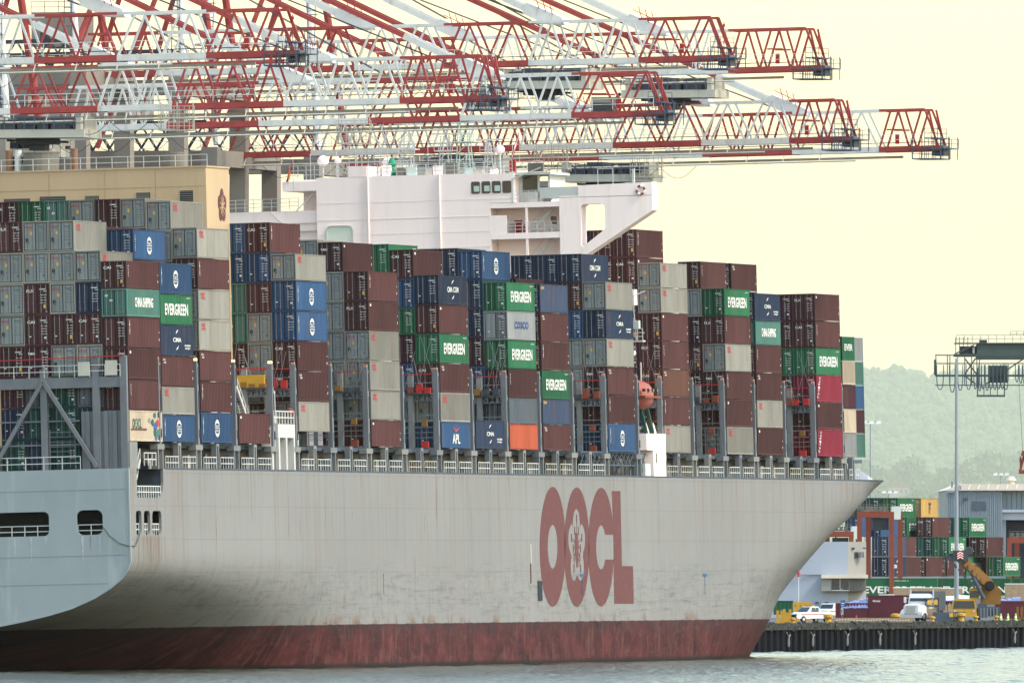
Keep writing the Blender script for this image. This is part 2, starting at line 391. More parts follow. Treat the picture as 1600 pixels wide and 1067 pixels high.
ZM = [18.95, 17, 15, 13, 11.5, 10.3, 9.2, 8.0, 6.8, 5.6, 4.4, 3.2, 2.0, .8, -1.0, -5.0]
SIL = [(755, 1377), (772, 1360), (806, 1331), (825, 1308), (847, 1287), (882, 1257), (912, 1232), (935, 1215), (968, 1203), (990, 1191), (1029, 1168), (1100, 1140)]
def screen(v, l, z):
    p = MS @ Vector((v, l, z)); return 800 + F * p.x / p.y, HORIZON - F * (p.z - CAMH) / p.y
def silx(y):
    for (ya, xa), (yb, xb) in zip(SIL, SIL[1:]):
        if y <= yb: return xa + (xb - xa) * (y - ya) / (yb - ya)
    return SIL[-1][1]
def bowv(l, s1, s2):
    if l <= s1: return 0.0
    t = min(1.0, (l - s1) / (s2 - s1)); return -24.1 * t ** 2.2
BOW = []
for z in ZM:
    s2 = 344 + 21 * max(0, min(1, (z - 1) / 18.0)) ** 1.3
    lo, hi = 150.0, s2 - 6
    for it in range(40):
        s1 = (lo + hi) / 2
        best = max((screen(bowv(l, s1, s2), l, z) for l in [s1 + (s2 - s1) * q / 60 for q in range(61)]), key=lambda t: t[0])
        if best[0] > silx(best[1]): hi = s1
        else: lo = s1
    BOW.append((s1, s2))
LS = [L0 + (95 - L0) * (i / 22.0) for i in range(23)] + [110, 140, 170, 200, 220, 235] + [240 + 3.2 * i for i in range(1, 40)]
def gs(l):
    t = max(0, min(1, (l - L0) / 92.0)); return 0.16 * t + 0.84 * t * t * (3 - 2 * t)
def hullp(j, l):
    d, zt = TJ[j]; g = gs(l)
    v = -d * (1 - g) ** 0.9; z = zt + (ZM[j] - zt) * g
    s1, s2 = BOW[j]
    l2 = min(l, s2)
    if l2 > s1: v = bowv(l2, s1, s2)
    return v, l2, z
h = MB(); nJ = len(ZM); cols = []
for l in LS:
    for j in range(nJ): h.v.append(hullp(j, l))
    d, zt = 24.1, 3.8; h.v.append((-24.1, min(l, BOW[-1][1]), zt + (-9 - zt) * min(1, gs(l) * 1.0)))
W = nJ + 1
for i in range(len(LS) - 1):
    for j in range(nJ):
        if j < 4 and LS[i + 1] <= 22.9: continue           # planar plate with openings goes here
        h.f.append((i * W + j, i * W + j + 1, (i + 1) * W + j + 1, (i + 1) * W + j))
PLATE_END = max(l for l in LS if l <= 22.9)
n0 = len(h.v); h.v += [(-48.2 - p[0], p[1], p[2]) for p in h.v[:n0]]
nf = len(h.f); 
for i in range(len(LS) - 1):
    for j in range(nJ): h.f.append((n0 + i * W + j, n0 + (i + 1) * W + j, n0 + (i + 1) * W + j + 1, n0 + i * W + j + 1))
me = bpy.data.meshes.new('hull'); me.from_pydata(h.v, [], h.f); me.update()
bm = bmesh.new(); bm.from_mesh(me); bmesh.ops.remove_doubles(bm, verts=bm.verts[:], dist=0.002); bmesh.ops.recalc_face_normals(bm, faces=bm.faces[:]); bm.to_mesh(me); bm.free()
for p in me.polygons: p.use_smooth = True
me.materials.append(M('hull_paint')); link('hull', me, SH)
def rr(x0, x1, y0, y1, r, n=5, corners='1111'):
    pts = []
    for (cx, cy, a0, c) in ((x1 - r, y1 - r, 0, corners[0]), (x0 + r, y1 - r, 90, corners[1]), (x0 + r, y0 + r, 180, corners[2]), (x1 - r, y0 + r, 270, corners[3])):
        if c == '1':
            for i in range(n + 1):
                t = RAD(a0 + 90 * i / n); pts.append((cx + r * math.cos(t), cy + r * math.sin(t)))
        else:
            pts.append((cx + r * (1 if a0 in (0, 270) else -1), cy + r * (1 if a0 in (0, 90) else -1)))
    return pts
# side plate with the mooring recess and three ports (outline in l, z)
notch = [(14.2, 18.95), (14.2, 17.6), (14.0, 16.9), (13.4, 16.35), (12.6, 16.2), (4.6, 16.2), (4.3, 16.5), (4.3, 18.95)]
outer = [(L0, 18.95), (L0, 11.5), (PLATE_END, 11.5), (PLATE_END, 18.95)] + notch
ports = [rr(3.6, 5.7, 12.75, 15.0, .5), rr(6.6, 8.9, 12.75, 15.0, .5), rr(9.7, 13.2, 12.75, 15.0, .6)]
v, f = curve_mesh([outer] + ports, 0.25)
pm = MB(); pm.v = [(c[2] - .125, c[0], c[1]) for c in v]; pm.f = f; pm.build('quarter_plating', 'hull_paint', SH)
# transom
tr = [(-p[0], p[1]) for p in TJ] + [(-48.2 + p[0], p[1]) for p in reversed(TJ)]
tw = [rr(-16.4, -7.75, 12.85, 15.1, .5), rr(-5.1, -2.6, 12.85, 15.15, .6), rr(-28, -18.5, 12.85, 15.1, .5)]
v, f = curve_mesh([tr] + tw, 0.3)
pm = MB(); pm.v = [(c[0], L0 - .15 + c[2], c[1]) for c in v]; pm.f = f; to = pm.build('transom', 'transom_shade_blue', SH); to['label'] = 'pale blue grey flat stern plate with mooring ports'
sb = MB()
for z_ in (17.0, 10.9, 8.3): sb.box(-40, -2.2 if z_ < 9 else -.3, L0 - .318, L0 - .302, z_, z_ + .035)
sb.build('plate_seam', 'ship_grey_light', to)
rs = random.Random(8)
for x_ in (-15.8, -14.6, -12.9, -11.2, -9.6, -8.2, -4.7, -3.9, -3.0):
    sb = MB(); w_ = rs.uniform(.12, .4); h_ = rs.uniform(.8, 3.2); sb.prism([(x_, 12.75), (x_ + w_, 12.75), (x_ + w_ * .7, 12.75 - h_ * .7), (x_ + w_ * .45, 12.75 - h_)], L0 - .312, L0 - .301); sb.build('wash_streak', 'streak_pale' if rs.random() < .7 else 'streak_rust', to)
# edge weld of the transom: thin light bead
eb = MB(); pts = [Vector((-p[0] - .04, L0 - .3, p[1])) for p in TJ]; eb.tube(pts, .16, 4); eb.build('stern_edge_bead', 'transom_shade_blue', to)
# mooring deck inside: floor, ceiling, back wall
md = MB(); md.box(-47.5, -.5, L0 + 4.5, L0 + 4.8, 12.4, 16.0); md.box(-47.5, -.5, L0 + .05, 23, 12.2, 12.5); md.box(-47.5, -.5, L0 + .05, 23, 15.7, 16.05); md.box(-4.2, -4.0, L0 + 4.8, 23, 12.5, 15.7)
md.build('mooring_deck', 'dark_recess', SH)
def rail(mb, p, q, h=1.1, n=2, step=1.5, w=.06, pw=None):
    p = Vector(p); q = Vector(q); L = (q - p).length; k = max(1, int(round(L / step)))
    for i in range(k + 1):
        c = p.lerp(q, i / k); mb.bar(c, c + Vector((0, 0, h)), pw or w)
    for i in range(1, n + 1): mb.bar(p + Vector((0, 0, h * i / n)), q + Vector((0, 0, h * i / n)), w)
    return mb
for a, b in ((-16.4, -7.75), (-5.1, -2.6)):
    r = MB(); rail(r, (a, L0 + .2, 12.75), (b, L0 + .2, 12.75), 1.05, 2, 1.2, .08); r.build('port_railing', 'rail_white', SH)
for a, b in ((3.6, 5.7), (6.6, 8.9), (9.7, 13.2)):
    r = MB(); rail(r, (-.3, a, 12.75), (-.3, b, 12.75), 1.05, 2, .9, .09); r.build('port_railing', 'rail_white', SH)
fl = MB(); fl.box(-14.6, -13.0, L0 - .15, L0 + .6, 12.7, 14.0); fl.build('fairlead', 'ship_grey', SH)
fl = MB(); fl.box(-14.2, -13.4, L0 - .2, L0 - .14, 13.1, 13.6); fl.build('fairlead_opening', 'dark_recess', SH)
# mooring line sagging round the corner
ml = MB(); ml.tube([Vector((-2.6, L0 - .35, 13.6)), Vector((-1.9, L0 - .45, 12.7)), Vector((-1.0, L0 - .45, 12.0)), Vector((-.1, L0 - .45, 11.75)), Vector((.18, L0 + 1, 11.75)), Vector((.2, 4.0, 12.6)), Vector((.1, 4.9, 13.3))], .12)
ml.build('mooring_line', 'dark_rod', SH)
# recess with stairs
rc = MB(); rc.box(-3.2, -3.0, 3.5, 14.6, 16.0, 21.0); rc.box(-3.0, -.3, 4.2, 14.2, 16.0, 16.15); rc.box(-3.0, -.3, 14.25, 14.4, 16.0, 18.9)
rc.build('recess_wall', 'bluegreydark', SH)
stp = MB()
for i in range(11):
    stp.box(-1.6, -.6, 4.7 + i * .28, 4.95 + i * .28, 16.3 + i * .32, 16.36 + i * .32)
for x in (-1.65, -.55):
    stp.bar((x, 4.6, 16.2), (x, 7.8, 19.8), .12, .25)
    stp.bar((x, 4.6, 17.2), (x, 7.8, 20.8), .07); stp.bar((x, 4.6, 16.2), (x, 4.6, 17.2), .07); stp.bar((x, 6.2, 18.0), (x, 6.2, 19.0), .07); stp.bar((x, 7.8, 19.8), (x, 7.8, 20.8), .07)
stp.build('stairs', 'rail_white', SH)
r = MB(); rail(r, (-.15, 4.7, 16.2), (-.15, 13.6, 16.2), 1.1, 2, .9, .09); rail(r, (-.15, 7.8, 19.2), (-.15, 12.2, 19.2), 1.2, 2, 1.5, .08); r.build('recess_railing', 'rail_white', SH)
# deck and inner block that closes the ship
dk = MB(); dk.v = []
dl = [L0 + .1, 60, 120, 180, 240, 300, 325, 340, 352, 362]
for l in dl:
    vv = hullp(0, l)[0]; dk.v += [(vv - .02, l, 18.9), (-48.2 - vv + .02, l, 18.9)]
for i in range(len(dl) - 1): dk.f.append((2 * i, 2 * i + 1, 2 * i + 3, 2 * i + 2))
dk.build('main_deck', 'deck_paint', SH)
# bow bulwark
bw = MB(); ls = [343 + i * 1.4 for i in range(15)]
for a, b in zip(ls, ls[1:]):
    va, vb = hullp(0, a)[0], hullp(0, b)[0]; ha = 18.9 + 1.5 * min(1, (a - 343) / 5); hb = 18.9 + 1.5 * min(1, (b - 343) / 5)
    k = .4
    bw.quad((va, a, 18.9), (vb, b, 18.9), (vb + k, b + .3, hb), (va + k, a + .3, ha))
bw.build('bow_bulwark', 'ship_white', SH)
# hull lettering, drawn flat on the parallel side (l, z)
OUT = 0.012
def lz(x, y):            # pixel on the hull side -> l, z
    lo, hi = 100.0, 320.0
    z = 10.0
    for it in range(6):
        lo, hi = 100.0, 320.0
        for k in range(40):
            mid = (lo + hi) / 2
            if screen(0, mid, z)[0] > x: hi = mid
            else: lo = mid
        l = (lo + hi) / 2
        p = MS @ Vector((0, l, 0)); z = CAMH + (HORIZON - y) * p.y / F
        q = screen(0, l, z); z += (q[1] - y) * p.y / F
    return l, z
def lp(pts): return [lz(x, y) for x, y in pts]
def zz(a, b): return (830 + a / 5.333, 750 + b / 5.333)
def ell(cx, cy, rx, ry, n=40, a0=0, a1=360):
    return [zz(cx + rx * math.cos(RAD(a0 + (a1 - a0) * i / n)), cy + ry * math.sin(RAD(a0 + (a1 - a0) * i / n))) for i in range(n)]
def plate(loops, name, m, parent, depth=.012):
    v, f = curve_mesh([lp(x) for x in loops], depth); q = MB(); q.v = [(c[2] + OUT, c[0], c[1]) for c in v]; q.f = f
    return q.build(name, m, parent)
mat('hull_letter', (0.098, 0.023, 0.029), 0.5, 0, 0.10, 0.5, (0.16, 0.10, 0.10), 0.35, 0.35)
plate([ell(178, 553, 108, 499), ell(178, 553, 41, 183)], 'hull_letter', 'hull_letter', SH)
fl_out = []
for (cx, cy, rx, ry, a0, a1) in ((376, 360, 30, 122, 165, 375), (410, 490, 40, 130, -85, 55), (410, 720, 30, 118, -45, 140), (356, 720, 28, 118, 40, 225), (346, 490, 38, 130, 125, 265)):
    for i in range(11):
        t = RAD(a0 + (a1 - a0) * i / 10); fl_out.append(zz(cx + rx * math.cos(t), cy + ry * math.sin(t)))
plate([ell(379, 556, 105, 497), fl_out], 'hull_letter', 'hull_letter', SH)
cc = [zz(582 + 107 * math.cos(RAD(a)), 556 + 494 * math.sin(RAD(a))) for a in range(0, 360, 6)]
chole = [zz(582 + 42 * math.cos(RAD(a)), 558 + 183 * math.sin(RAD(a))) for a in range(35, 326, 8)] + [zz(612, 453), zz(684, 453), zz(687, 660), zz(618, 660)]
plate([cc, chole], 'hull_letter', 'hull_letter', SH)
plate([[zz(670, 90), zz(742, 90), zz(755, 714), zz(847, 714), zz(854, 1027), zz(692, 1027), zz(687, 780), zz(689, 556)]], 'hull_letter', 'hull_letter', SH, .016)
em = MB()
for (a, b) in (((378, 540), (378, 320)), ((378, 540), (362, 420)), ((378, 540), (392, 420)), ((378, 540), (335, 480)), ((378, 540), (421, 480)), ((378, 540), (350, 567)), ((378, 540), (410, 567)), ((378, 570), (356, 640)), ((378, 570), (405, 640)), ((378, 570), (356, 735)), ((378, 570), (411, 735)), ((378, 570), (377, 690)), ((378, 570), (388, 690))):
    p, q = lz(*zz(*a)), lz(*zz(*b)); em.bar((OUT, p[0], p[1]), (OUT, q[0], q[1]), .02, .10)
    em.bar((OUT, q[0], q[1] - .42), (OUT, q[0], q[1] + .42), .02, .34)
p = lz(*zz(378, 553)); em.prism([(p[0] + .9 * math.cos(t * .628), p[1] + 1.5 * math.sin(t * .628)) for t in range(10)], OUT - .01, OUT + .012, 'x')
em.build('flower_emblem', 'hull_letter', SH)
dm = MB(); a, b = lz(839.5, 907), lz(847, 938); dm.box(.02, .06, a[0], b[0], b[1], a[1]); dm.build('hull_door', 'dark_recess', SH)
dm = MB(); a, b = lz(828, 850), lz(830, 880); dm.box(.02, .05, a[0], b[0], b[1], a[1]); dm.build('draught_mark', 'crane_cream', SH)
dm = MB(); a, b = lz(828, 880), lz(830, 911); dm.box(.02, .05, a[0], b[0], b[1], a[1]); dm.build('draught_mark', 'hull_letter', SH)
for x in (426, 596, 909, 1101):          # tug push marks
    dm = MB(); a, b = lz(x - 3, 896), lz(x + 3, 900); dm.box(.02, .05, a[0], b[0], b[1], a[1]); a, b = lz(x - .4, 900), lz(x + .4, 928); dm.box(.02, .05, a[0], b[0], b[1], a[1])
    dm.build('push_mark', 'sign_blue', SH)

# ================================================================== deck edge: pillars, rails, coaming, lashing bridges
cm = MB(); cm.box(-46, -2.6, 15, 318, 18.9, 20.9); cm.box(-43, -6, 318, 330, 18.9, 20.9); cm.build('hatch_coaming', 'coaming', SH)
ub = MB(); ub.box(-46, -.9, 15, 212, 20.95, 21.3); ub.box(-46, -.9, 225, 318, 20.95, 21.3); ub.box(-44, -3, 318, 333, 20.95, 21.3); ub.build('hatch_cover', 'bluegreydark', SH)
random.seed(5)
EMPTY = (3, 6, 8, 10, 13, 17, 20)
BASE = {}
def dslot(mb, l, z0, z1, x=.0): mb.box(-.2, x + .01, l - .14, l + .14, z0, z1)
lampmat = bpy.data.materials.new('lamp_glow'); lampmat.use_nodes = True
lb = lampmat.node_tree.nodes['Principled BSDF']; lb.inputs['Emission Color'].default_value = (1.0, 0.45, 0.12, 1); lb.inputs['Emission Strength'].default_value = 2.2; lb.inputs['Base Color'].default_value = (.9, .5, .2, 1)
MATS['lamp_glow'] = lampmat
mat('lamp_cap', (0.45, 0.20, 0.15), 0.4, 0, 0.05)
for i in range(1, 23):
    if i == 4: pass
    l = POST[i] - .75
    vv = hullp(0, l)[0]
    if i == 22: vv = -.2
    pil = MB()
    for s in (-.95, .75): pil.box(vv - .75, vv - .1, l + s, l + s + .3, 18.92, 20.75)
    pil.box(vv - .8, vv - .05, l - 1.25, l + 1.35, 20.75, 21.25)
    pil.box(vv - .7, vv - .5, l - .65, l + .75, 18.92, 20.75)
    o = pil.build('bridge_pedestal', 'ship_grey_light' if i % 3 else 'ship_grey', SH)
    br = link('lashing_bridge', None, SH); br.location = (vv, l, 0)
    top = 29.15
    for x in (0.0, -2.55):
        p = MB(); w_ = .32
        p.box(x - .55, x - .05, -w_, w_ * .1, 21.27, top - (0 if x == 0 else .35)); p.box(x - .5, x - .1, w_ * .1 + .02, w_ * 1.6, 21.27, top - .3)
        p.build('post', 'ship_grey' if x == 0 else 'ship_grey_light', br)
        if x == 0:
            p = MB()
            for (a, b) in ((21.9, 22.7), (24.2, 26.3), (26.9, 28.6)): p.box(x - .12, x - .04, .2, .5, a, b)
            p.build('post_slot', 'dark_recess', br)
    lm = MB(); lm.box(-.45, -.1, -.25, .1, top + .02, top + .22); lm.build('post_lamp', 'lamp_glow' if i in (2, 3, 4) else 'lamp_cap', br)
    # transverse girders and walkways
    gm = MB(); gm.box(-14, -.6, -.3, .1, 26.1, 26.75); gm.box(-14, -.6, -.1, .1, 23.45, 23.6); gm.box(-14, -.6, -.3, .3, 21.3, 21.5)
    gm.box(-14, -.6, -.5, .5, 26.76, 26.86)
    for x in (-5.1, -7.65, -10.2): gm.box(x - .45, x - .1, -.3, .1, 21.5, 28.5)
    gm.build('cross_girder', 'ship_grey', br)
    rl = MB()
    for z in (22.5, 23.0, 24.2, 24.7, 27.3, 27.9): rl.bar((-14, -.45, z), (-.6, -.45, z), .055)
    rl.build('walkway_rail', 'ship_grey_light', br)
    rl = MB(); rl.bar((-14, -.3, 28.75), (-.5, -.3, 28.75), .10); rl.build('top_rail', 'rail_red', br)
    if i - 1 in EMPTY or i == 5:
        rg = random.Random(i)
        for k in range(6):
            x = -.8 - k * .95 - rg.random() * .4; gear = MB(); gear.box(x - .3, x + .3, -.9, -.4, 26.9, 27.15 + rg.random() * .7)
            gear.build('lashing_gear_bin', ['yellow_boom', 'rail_red', 'straddle_orange', 'crane_dark'][(i + k // 2) % 4] if i != 4 else 'yellow_boom', br)
        rods = MB()
        for k in range(4):
            x = -.9 - rg.random() * 5; rods.bar((x, -.7, 26.9), (x + rg.uniform(-1.4, 1.4), -.3, 30.2 + rg.random() * 1.4), .03)
        rods.build('lashing_rod', 'ship_grey_light', br)
        nm = MB(); end_text(nm, {4: '7F15', 7: '6A15', 9: '5F15', 11: '5M1', 14: '4F15', 18: '3F15', 21: '2F15'}.get(i, '7A15'), -1.6, 26.43, 1.9, .5, -.32); nm.build('bridge_number', 'print_dark', br)
        bx = MB(); bx.box(-1.6, -1.1, -.95, -.5, 23.62, 24.2); bx.build('locker', 'yellow_boom' if i % 2 else 'straddle_orange', br)
        bx = MB(); bx.box(-1.7, -1.0, -.95, -.5, 21.5, 22.1); bx.build('locker', 'straddle_orange' if i % 3 else 'rail_red', br)
    # mid pillar between bridges and the rail panels
    nl = POST[i + 1] - .75 if i < 22 else l + 8
    if i not in (4, 14, 15):
        mid = (l + nl) / 2; vm = hullp(0, mid)[0]
        pil = MB(); pil.box(vm - .6, vm - .1, mid - .62, mid - .3, 18.92, 21.1); pil.box(vm - .6, vm - .1, mid + .2, mid + .5, 18.92, 21.1); pil.box(vm - .55, vm - .3, mid - .3, mid + .2, 19.3, 20.5); pil.box(vm - .6, vm - .08, mid - .62, mid + .5, 21.1, 21.4)
        pil.build('support_pillar', 'ship_grey_light' if i % 2 else 'ship_grey', SH)
        rg = random.Random(i * 7)
        for k in range(4):
            yy = l + 1.6 + rg.random() * (nl - l - 3); st_ = MB(); st_.box(vm - 2.5, vm - 1.9, yy, yy + .3 + rg.random() * 1.2, 18.95, 19.5 + rg.random() * 1.3)
            st_.build('deck_fitting', ['coaming', 'ship_grey_light', 'crane_cream', 'bluegreydark'][(i + k) % 4], SH)
    for (a, b) in ((l + 1.6, (l + nl) / 2 - .9), ((l + nl) / 2 + .8, nl - 1.5)):
        if i in (4, 14) or (i == 15): continue
        va, vb = hullp(0, a)[0] - .05, hullp(0, b)[0] - .05
        r = MB(); rail(r, (va, a, 18.95), (vb, b, 18.95), 1.15, 2, 1.0, .07, .055)
        r.build('deck_railing', 'rail_white' if i % 4 else 'crane_cream', SH)
# deck-edge gutter bar
gb = MB()
ls_ = [15 + i * 6 for i in range(56)]
for a, b in zip(ls_, ls_[1:]):
    if b > 350: break
    gb.bar((hullp(0, a)[0] - .02, a, 18.97), (hullp(0, b)[0] - .02, b, 18.97), .10, .14)
gb.build('gutter_bar', 'bluegreydark', SH)

# ---- aft lashing structure at the stern (frame, braces, corrugated screen)
sf = link('stern_frame', None, SH); sf.location = (0, L0, 0)
for x in (-.45, -3.1, -8.1, -13.1, -18):
    p = MB(); p.box(x - .32, x + .32, .1, .7, 18.9, 29.4 if x > -4 else 28.3); p.build('column', 'ship_grey', sf)
p = MB(); p.prism([(-24, 26.5), (-.7, 26.5), (-.7, 27.5), (-24, 27.5)], .15, .6); p.build('cross_beam', 'ship_grey', sf)
for a, b in ((-8.1, -3.1), (-8.1, -13.1)):
    p = MB(); p.bar((a, .05, 27.2), (b, .05, 19.1), .35, .35); p.build('brace', 'ship_grey', sf)
p = MB()
for i in range(9):
    x = -4.6 + i * .43; p.box(x, x + .40, .42 - (.12 if i % 2 else 0), .6, 18.9, 24.3)
p.build('screen_plate', 'ship_grey', sf)
r = MB(); rail(r, (-24, .1, 18.95), (-4.7, .1, 18.95), 1.2, 2, 1.8, .07); rail(r, (-24, .1, 27.5), (-.7, .1, 27.5), 1.1, 2, 1.5, .06); r.build('stern_railing', 'rail_white', sf)
r = MB(); r.bar((-24, -.02, 29.0), (-.4, -.02, 29.4), .10); r.build('top_rail', 'rail_red', sf)
r = MB()
for z in (23.4, 21.2): r.box(-24, -4.8, .3, .5, z, z + .14)
for k in range(6): r.bar((-7.6, .2, 20.2 + k * .45), (-5.2, .2, 20.2 + k * .45), .06)
r.bar((-7.6, .2, 19), (-7.6, .2, 22.7), .07); r.bar((-5.2, .2, 19), (-5.2, .2, 22.7), .07)
r.build('walkway', 'ship_grey', sf)
bx = MB(); bx.box(-4.7, -3.6, .0, .5, 27.6, 28.9); bx.box(-2.1, -1.0, .0, .5, 27.6, 29); bx.build('electrical_cabinet', 'crane_cream', sf)
qx = MB(); qx.prism([(-.6, 21.4), (.0, 21.4), (.0, 18.95), (-.6, 18.95)], .3, 3.2); qx.build('quarter_bracket', 'ship_grey_light', sf)

# ---- pilot and store crane tower at the engine casing (fourth gap)
mat('tower_white', (0.50, 0.48, 0.45), 0.6, 0, 0.06, 0.5, RUST, 0.25, 3.0)
tw_ = link('store_crane_tower', None, SH); tw_.location = (0, POST[4], 0)
p = MB()
for a in (1.0, 3.9, 7.0): p.box(-1.2, -.05, a, a + .55, 18.92, 22.1)
p.box(-1.2, -.05, .9, 7.6, 22.1, 23.4); p.build('frame', 'tower_white', tw_)
p = MB(); p.box(-2.2, -1.25, -.4, 7.4, 18.92, 23.2); p.box(-1.2, -.3, -1.2, .7, 18.92, 23.2); p.build('tower_wall', 'rail_white', tw_)
p = MB(); rail(p, (-.1, -.6, 23.42), (-.1, 7.4, 23.42), 1.2, 2, 1.1, .1); p.build('railing', 'rail_white', tw_)
p = MB(); p.bar((-1, 3.2, 23.4), (-1, 3.2, 26.6), .32, .32, 8); p.bar((-1, 3.2, 24.6), (-1, .0, 26.4), .1); p.bar((-1, 3.2, 26.5), (-1, .0, 26.6), .1); p.box(-1.4, -.6, 1.6, 2.9, 23.5, 24.2); p.build('davit', 'tower_white', tw_)
p = MB(); p.lathe([(.05, 0), (.38, .15), (.42, .5), (.3, .85), (.05, 1.0)], (-.4, 7.0, 24.0), 10); p.build('beacon', 'straddle_orange', tw_)
# stair frames behind the single brown box
p = MB()
for dx in (-2.4, -3.2):
    p.bar((dx, 50.0, 29.0), (dx, 57.0, 23.6), .16, .3); p.bar((dx, 50.0, 30.0), (dx, 57.0, 24.6), .07)
    for k in range(8): p.bar((dx, 50 + k, 29 - k * .77), (dx, 50 + k, 30 - k * .77), .06)
for k in range(20): p.box(-3.2, -2.4, 50 + k * .35, 50.25 + k * .35, 28.9 - k * .27, 28.96 - k * .27)
p.build('casing_stairs', 'rail_white', SH)
p = MB(); p.box(-9, -5.5, POST[4] - 6, POST[4] - .5, 21.3, 28.6); p.build('casing_side_house', 'ship_white', SH)
p = MB(); p.box(-6.3, -.7, POST[4] - 1.6, POST[4] - 1.1, 26.9, 28.1); p.build('spreader_beam', 'yellow', SH)

# ---- boarding station under the lifeboat, gangway
bt = link('embarkation_house', None, SH); bt.location = (0, POST[15], 0)
p = MB(); p.prism([(2.6, 23.4), (11.3, 23.4), (11.3, 18.92), (5.6, 18.92), (5.6, 21.7), (2.6, 21.7)], -2.6, -.02, 'x'); p.build('wall', 'ship_white', bt)
p = MB(); p.box(-.1, .01, 6.6, 7.2, 20.4, 21.4); p.build('window', 'glass_dark', bt)
p = MB(); p.bar((-.6, 5.0, 23.4), (-.9, 2.4, 27.5), .35); p.bar((-.6, 8.0, 23.4), (-.9, 5.4, 27.5), .35); p.build('davit_strut', 'bluegreen_dark' if 'bluegreen_dark' in MATS else 'paint_bluegreen', bt)
p = MB(); p.bar((-.6, 5.3, 23.4), (-.7, 4.5, 24.4), .4); p.bar((-.6, 8.6, 23.4), (-.7, 7.8, 24.4), .4); p.build('davit_foot', 'ship_white', bt)
gw = MB()
l0_, l1_ = POST[13] + 3, POST[15] + 3.4
for z in (20.0, 21.3): gw.box(-.5, -.3, l0_, l1_, z, z + .16)
nseg = 16
for k in range(nseg):
    a = l0_ + (l1_ - l0_) * k / nseg; b = l0_ + (l1_ - l0_) * (k + 1) / nseg
    gw.bar((-.4, a, 20), (-.4, b, 21.3), .1); gw.bar((-.4, b, 20), (-.4, a, 21.3), .1); gw.bar((-.4, a, 18.95), (-.4, a, 20), .12)
    if k % 3 == 0: gw.bar((-.6, a, 18.95), (-.6, b, 20), .12)
gw.box(-1.4, -.5, l0_, l1_, 20.0, 20.1)
gw.build('gangway', 'bluegreydark', SH)
p = MB(); p.box(-.3, .0, POST[15] + 1.6, POST[15] + 4, 18.95, 20.3); p.build('gangway_winch', 'rail_white', SH)
# ================================================================== accommodation block
mat('seam', (0.72, 0.62, 0.57), 0.7, 0, 0.1)
mat('casing_seam', (0.33, 0.235, 0.14), 0.7, 0, 0.1)
mat('recess_paint', (0.66, 0.70, 0.58), 0.6, 0, 0.05)
LH = POST[15] + 1.0
ab = link('accommodation_block', None, SH); ab.location = (0, LH, 0)
def part(mb, name, m, parent, smooth=False): return mb.build(name, m, parent, smooth)
p = MB(); p.box(-34.0, -15.6, 0, 9.3, 19, 50.6); p.box(-15.6, -13.0, 0, 9.3, 47.5, 50.5); p.box(-36.0, -34.0, 2.6, 9.3, 19, 50.5); p.box(-37.6, -34, 0, 9.3, 49.3, 50.3); part(p, 'wall', 'ship_white', ab)
p = MB(); p.box(-30.6, -28.6, -.02, 6, 50.6, 51.7); part(p, 'locker_house', 'ship_white', ab)
for i in range(4):
    x0 = -17.55 + i * 1.1
    p = MB(); p.prism(rr(x0, x0 + .92, 48.5, 49.75, .15, 3), -.05, .02); w_ = part(p, 'window', 'glass_dark', ab)
    if i < 3:
        p = MB(); p.prism(rr(x0 + .28, x0 + .85, 48.72, 49.3, .06, 2), -.07, -.052); part(p, 'painted_brightness', 'mint', ab)  # pale plate paints the brightness seen inside the dark glass
# vertical pipes on the aft wall
for x in (-28.5, -20.9):
    p = MB(); p.bar((x, -.12, 42), (x, -.12, 50.6), .18, .18, 6); part(p, 'wall_pipe', 'ship_white', ab)
p = MB(); p.box(-34, -13.1, -.02, 0, 47.9, 47.93); p.box(-34, -15.6, -.02, 0, 44.6, 44.63)
p.box(-34, -15.6, -.03, 0, 46.15, 46.2); p.box(-34, -15.6, -.03, 0, 43.0, 43.05); part(p, 'weld_seam', 'seam', ab)
# starboard balconies
p = MB(); p.box(-15.58, -8.3, 3.0, 9.3, 19, 47.5); part(p, 'recess_wall', 'ship_white', ab)
for z0, z1 in ((46.95, 47.48), (43.75, 44.35), (40.3, 40.8)):
    p = MB(); p.box(-15.58, -8.3, .02, 3.0, z0, z1); part(p, 'balcony_slab', 'ship_white', ab)
p = MB(); p.box(-15.58, -13.9, .04, .2, 44.35, 46.2); part(p, 'balcony_screen', 'ship_white', ab)
for x in (-11.8,):
    p = MB(); p.box(x - .12, x + .12, .05, .3, 40.8, 46.95); part(p, 'balcony_post', 'ship_white', ab)
p = MB(); rail(p, (-13.8, .1, 44.35), (-8.4, .1, 44.35), 1.1, 3, .8, .06); part(p, 'balcony_rail', 'rail_white', ab)
p = MB(); p.box(-13.6, -12.9, 2.2, 2.9, 44.4, 45.7); p.box(-12.4, -11.9, .2, .6, 44.4, 45.2); part(p, 'fire_locker', 'rail_red', ab)
p = MB(); p.bar((-11.6, 1.6, 44.4), (-9.0, 1.6, 47.3), .12, .3); p.bar((-11.6, 1.6, 45.4), (-9.0, 1.6, 48.3), .06); p.bar((-11.9, 1.6, 40.9), (-9.3, 1.6, 44), .12, .3); p.bar((-11.9, 1.6, 41.9), (-9.3, 1.6, 45), .06); part(p, 'ladder', 'rail_white', ab)
p = MB(); p.prism(rr(-9.9, -9.3, 45.2, 46.0, .08, 2), 2.93, 2.99); part(p, 'door_window', 'glass_dark', ab)
p = MB(); p.box(-8.3, -6.3, .0, 3.6, 19, 48.0); part(p, 'wing_column', 'ship_white', ab)
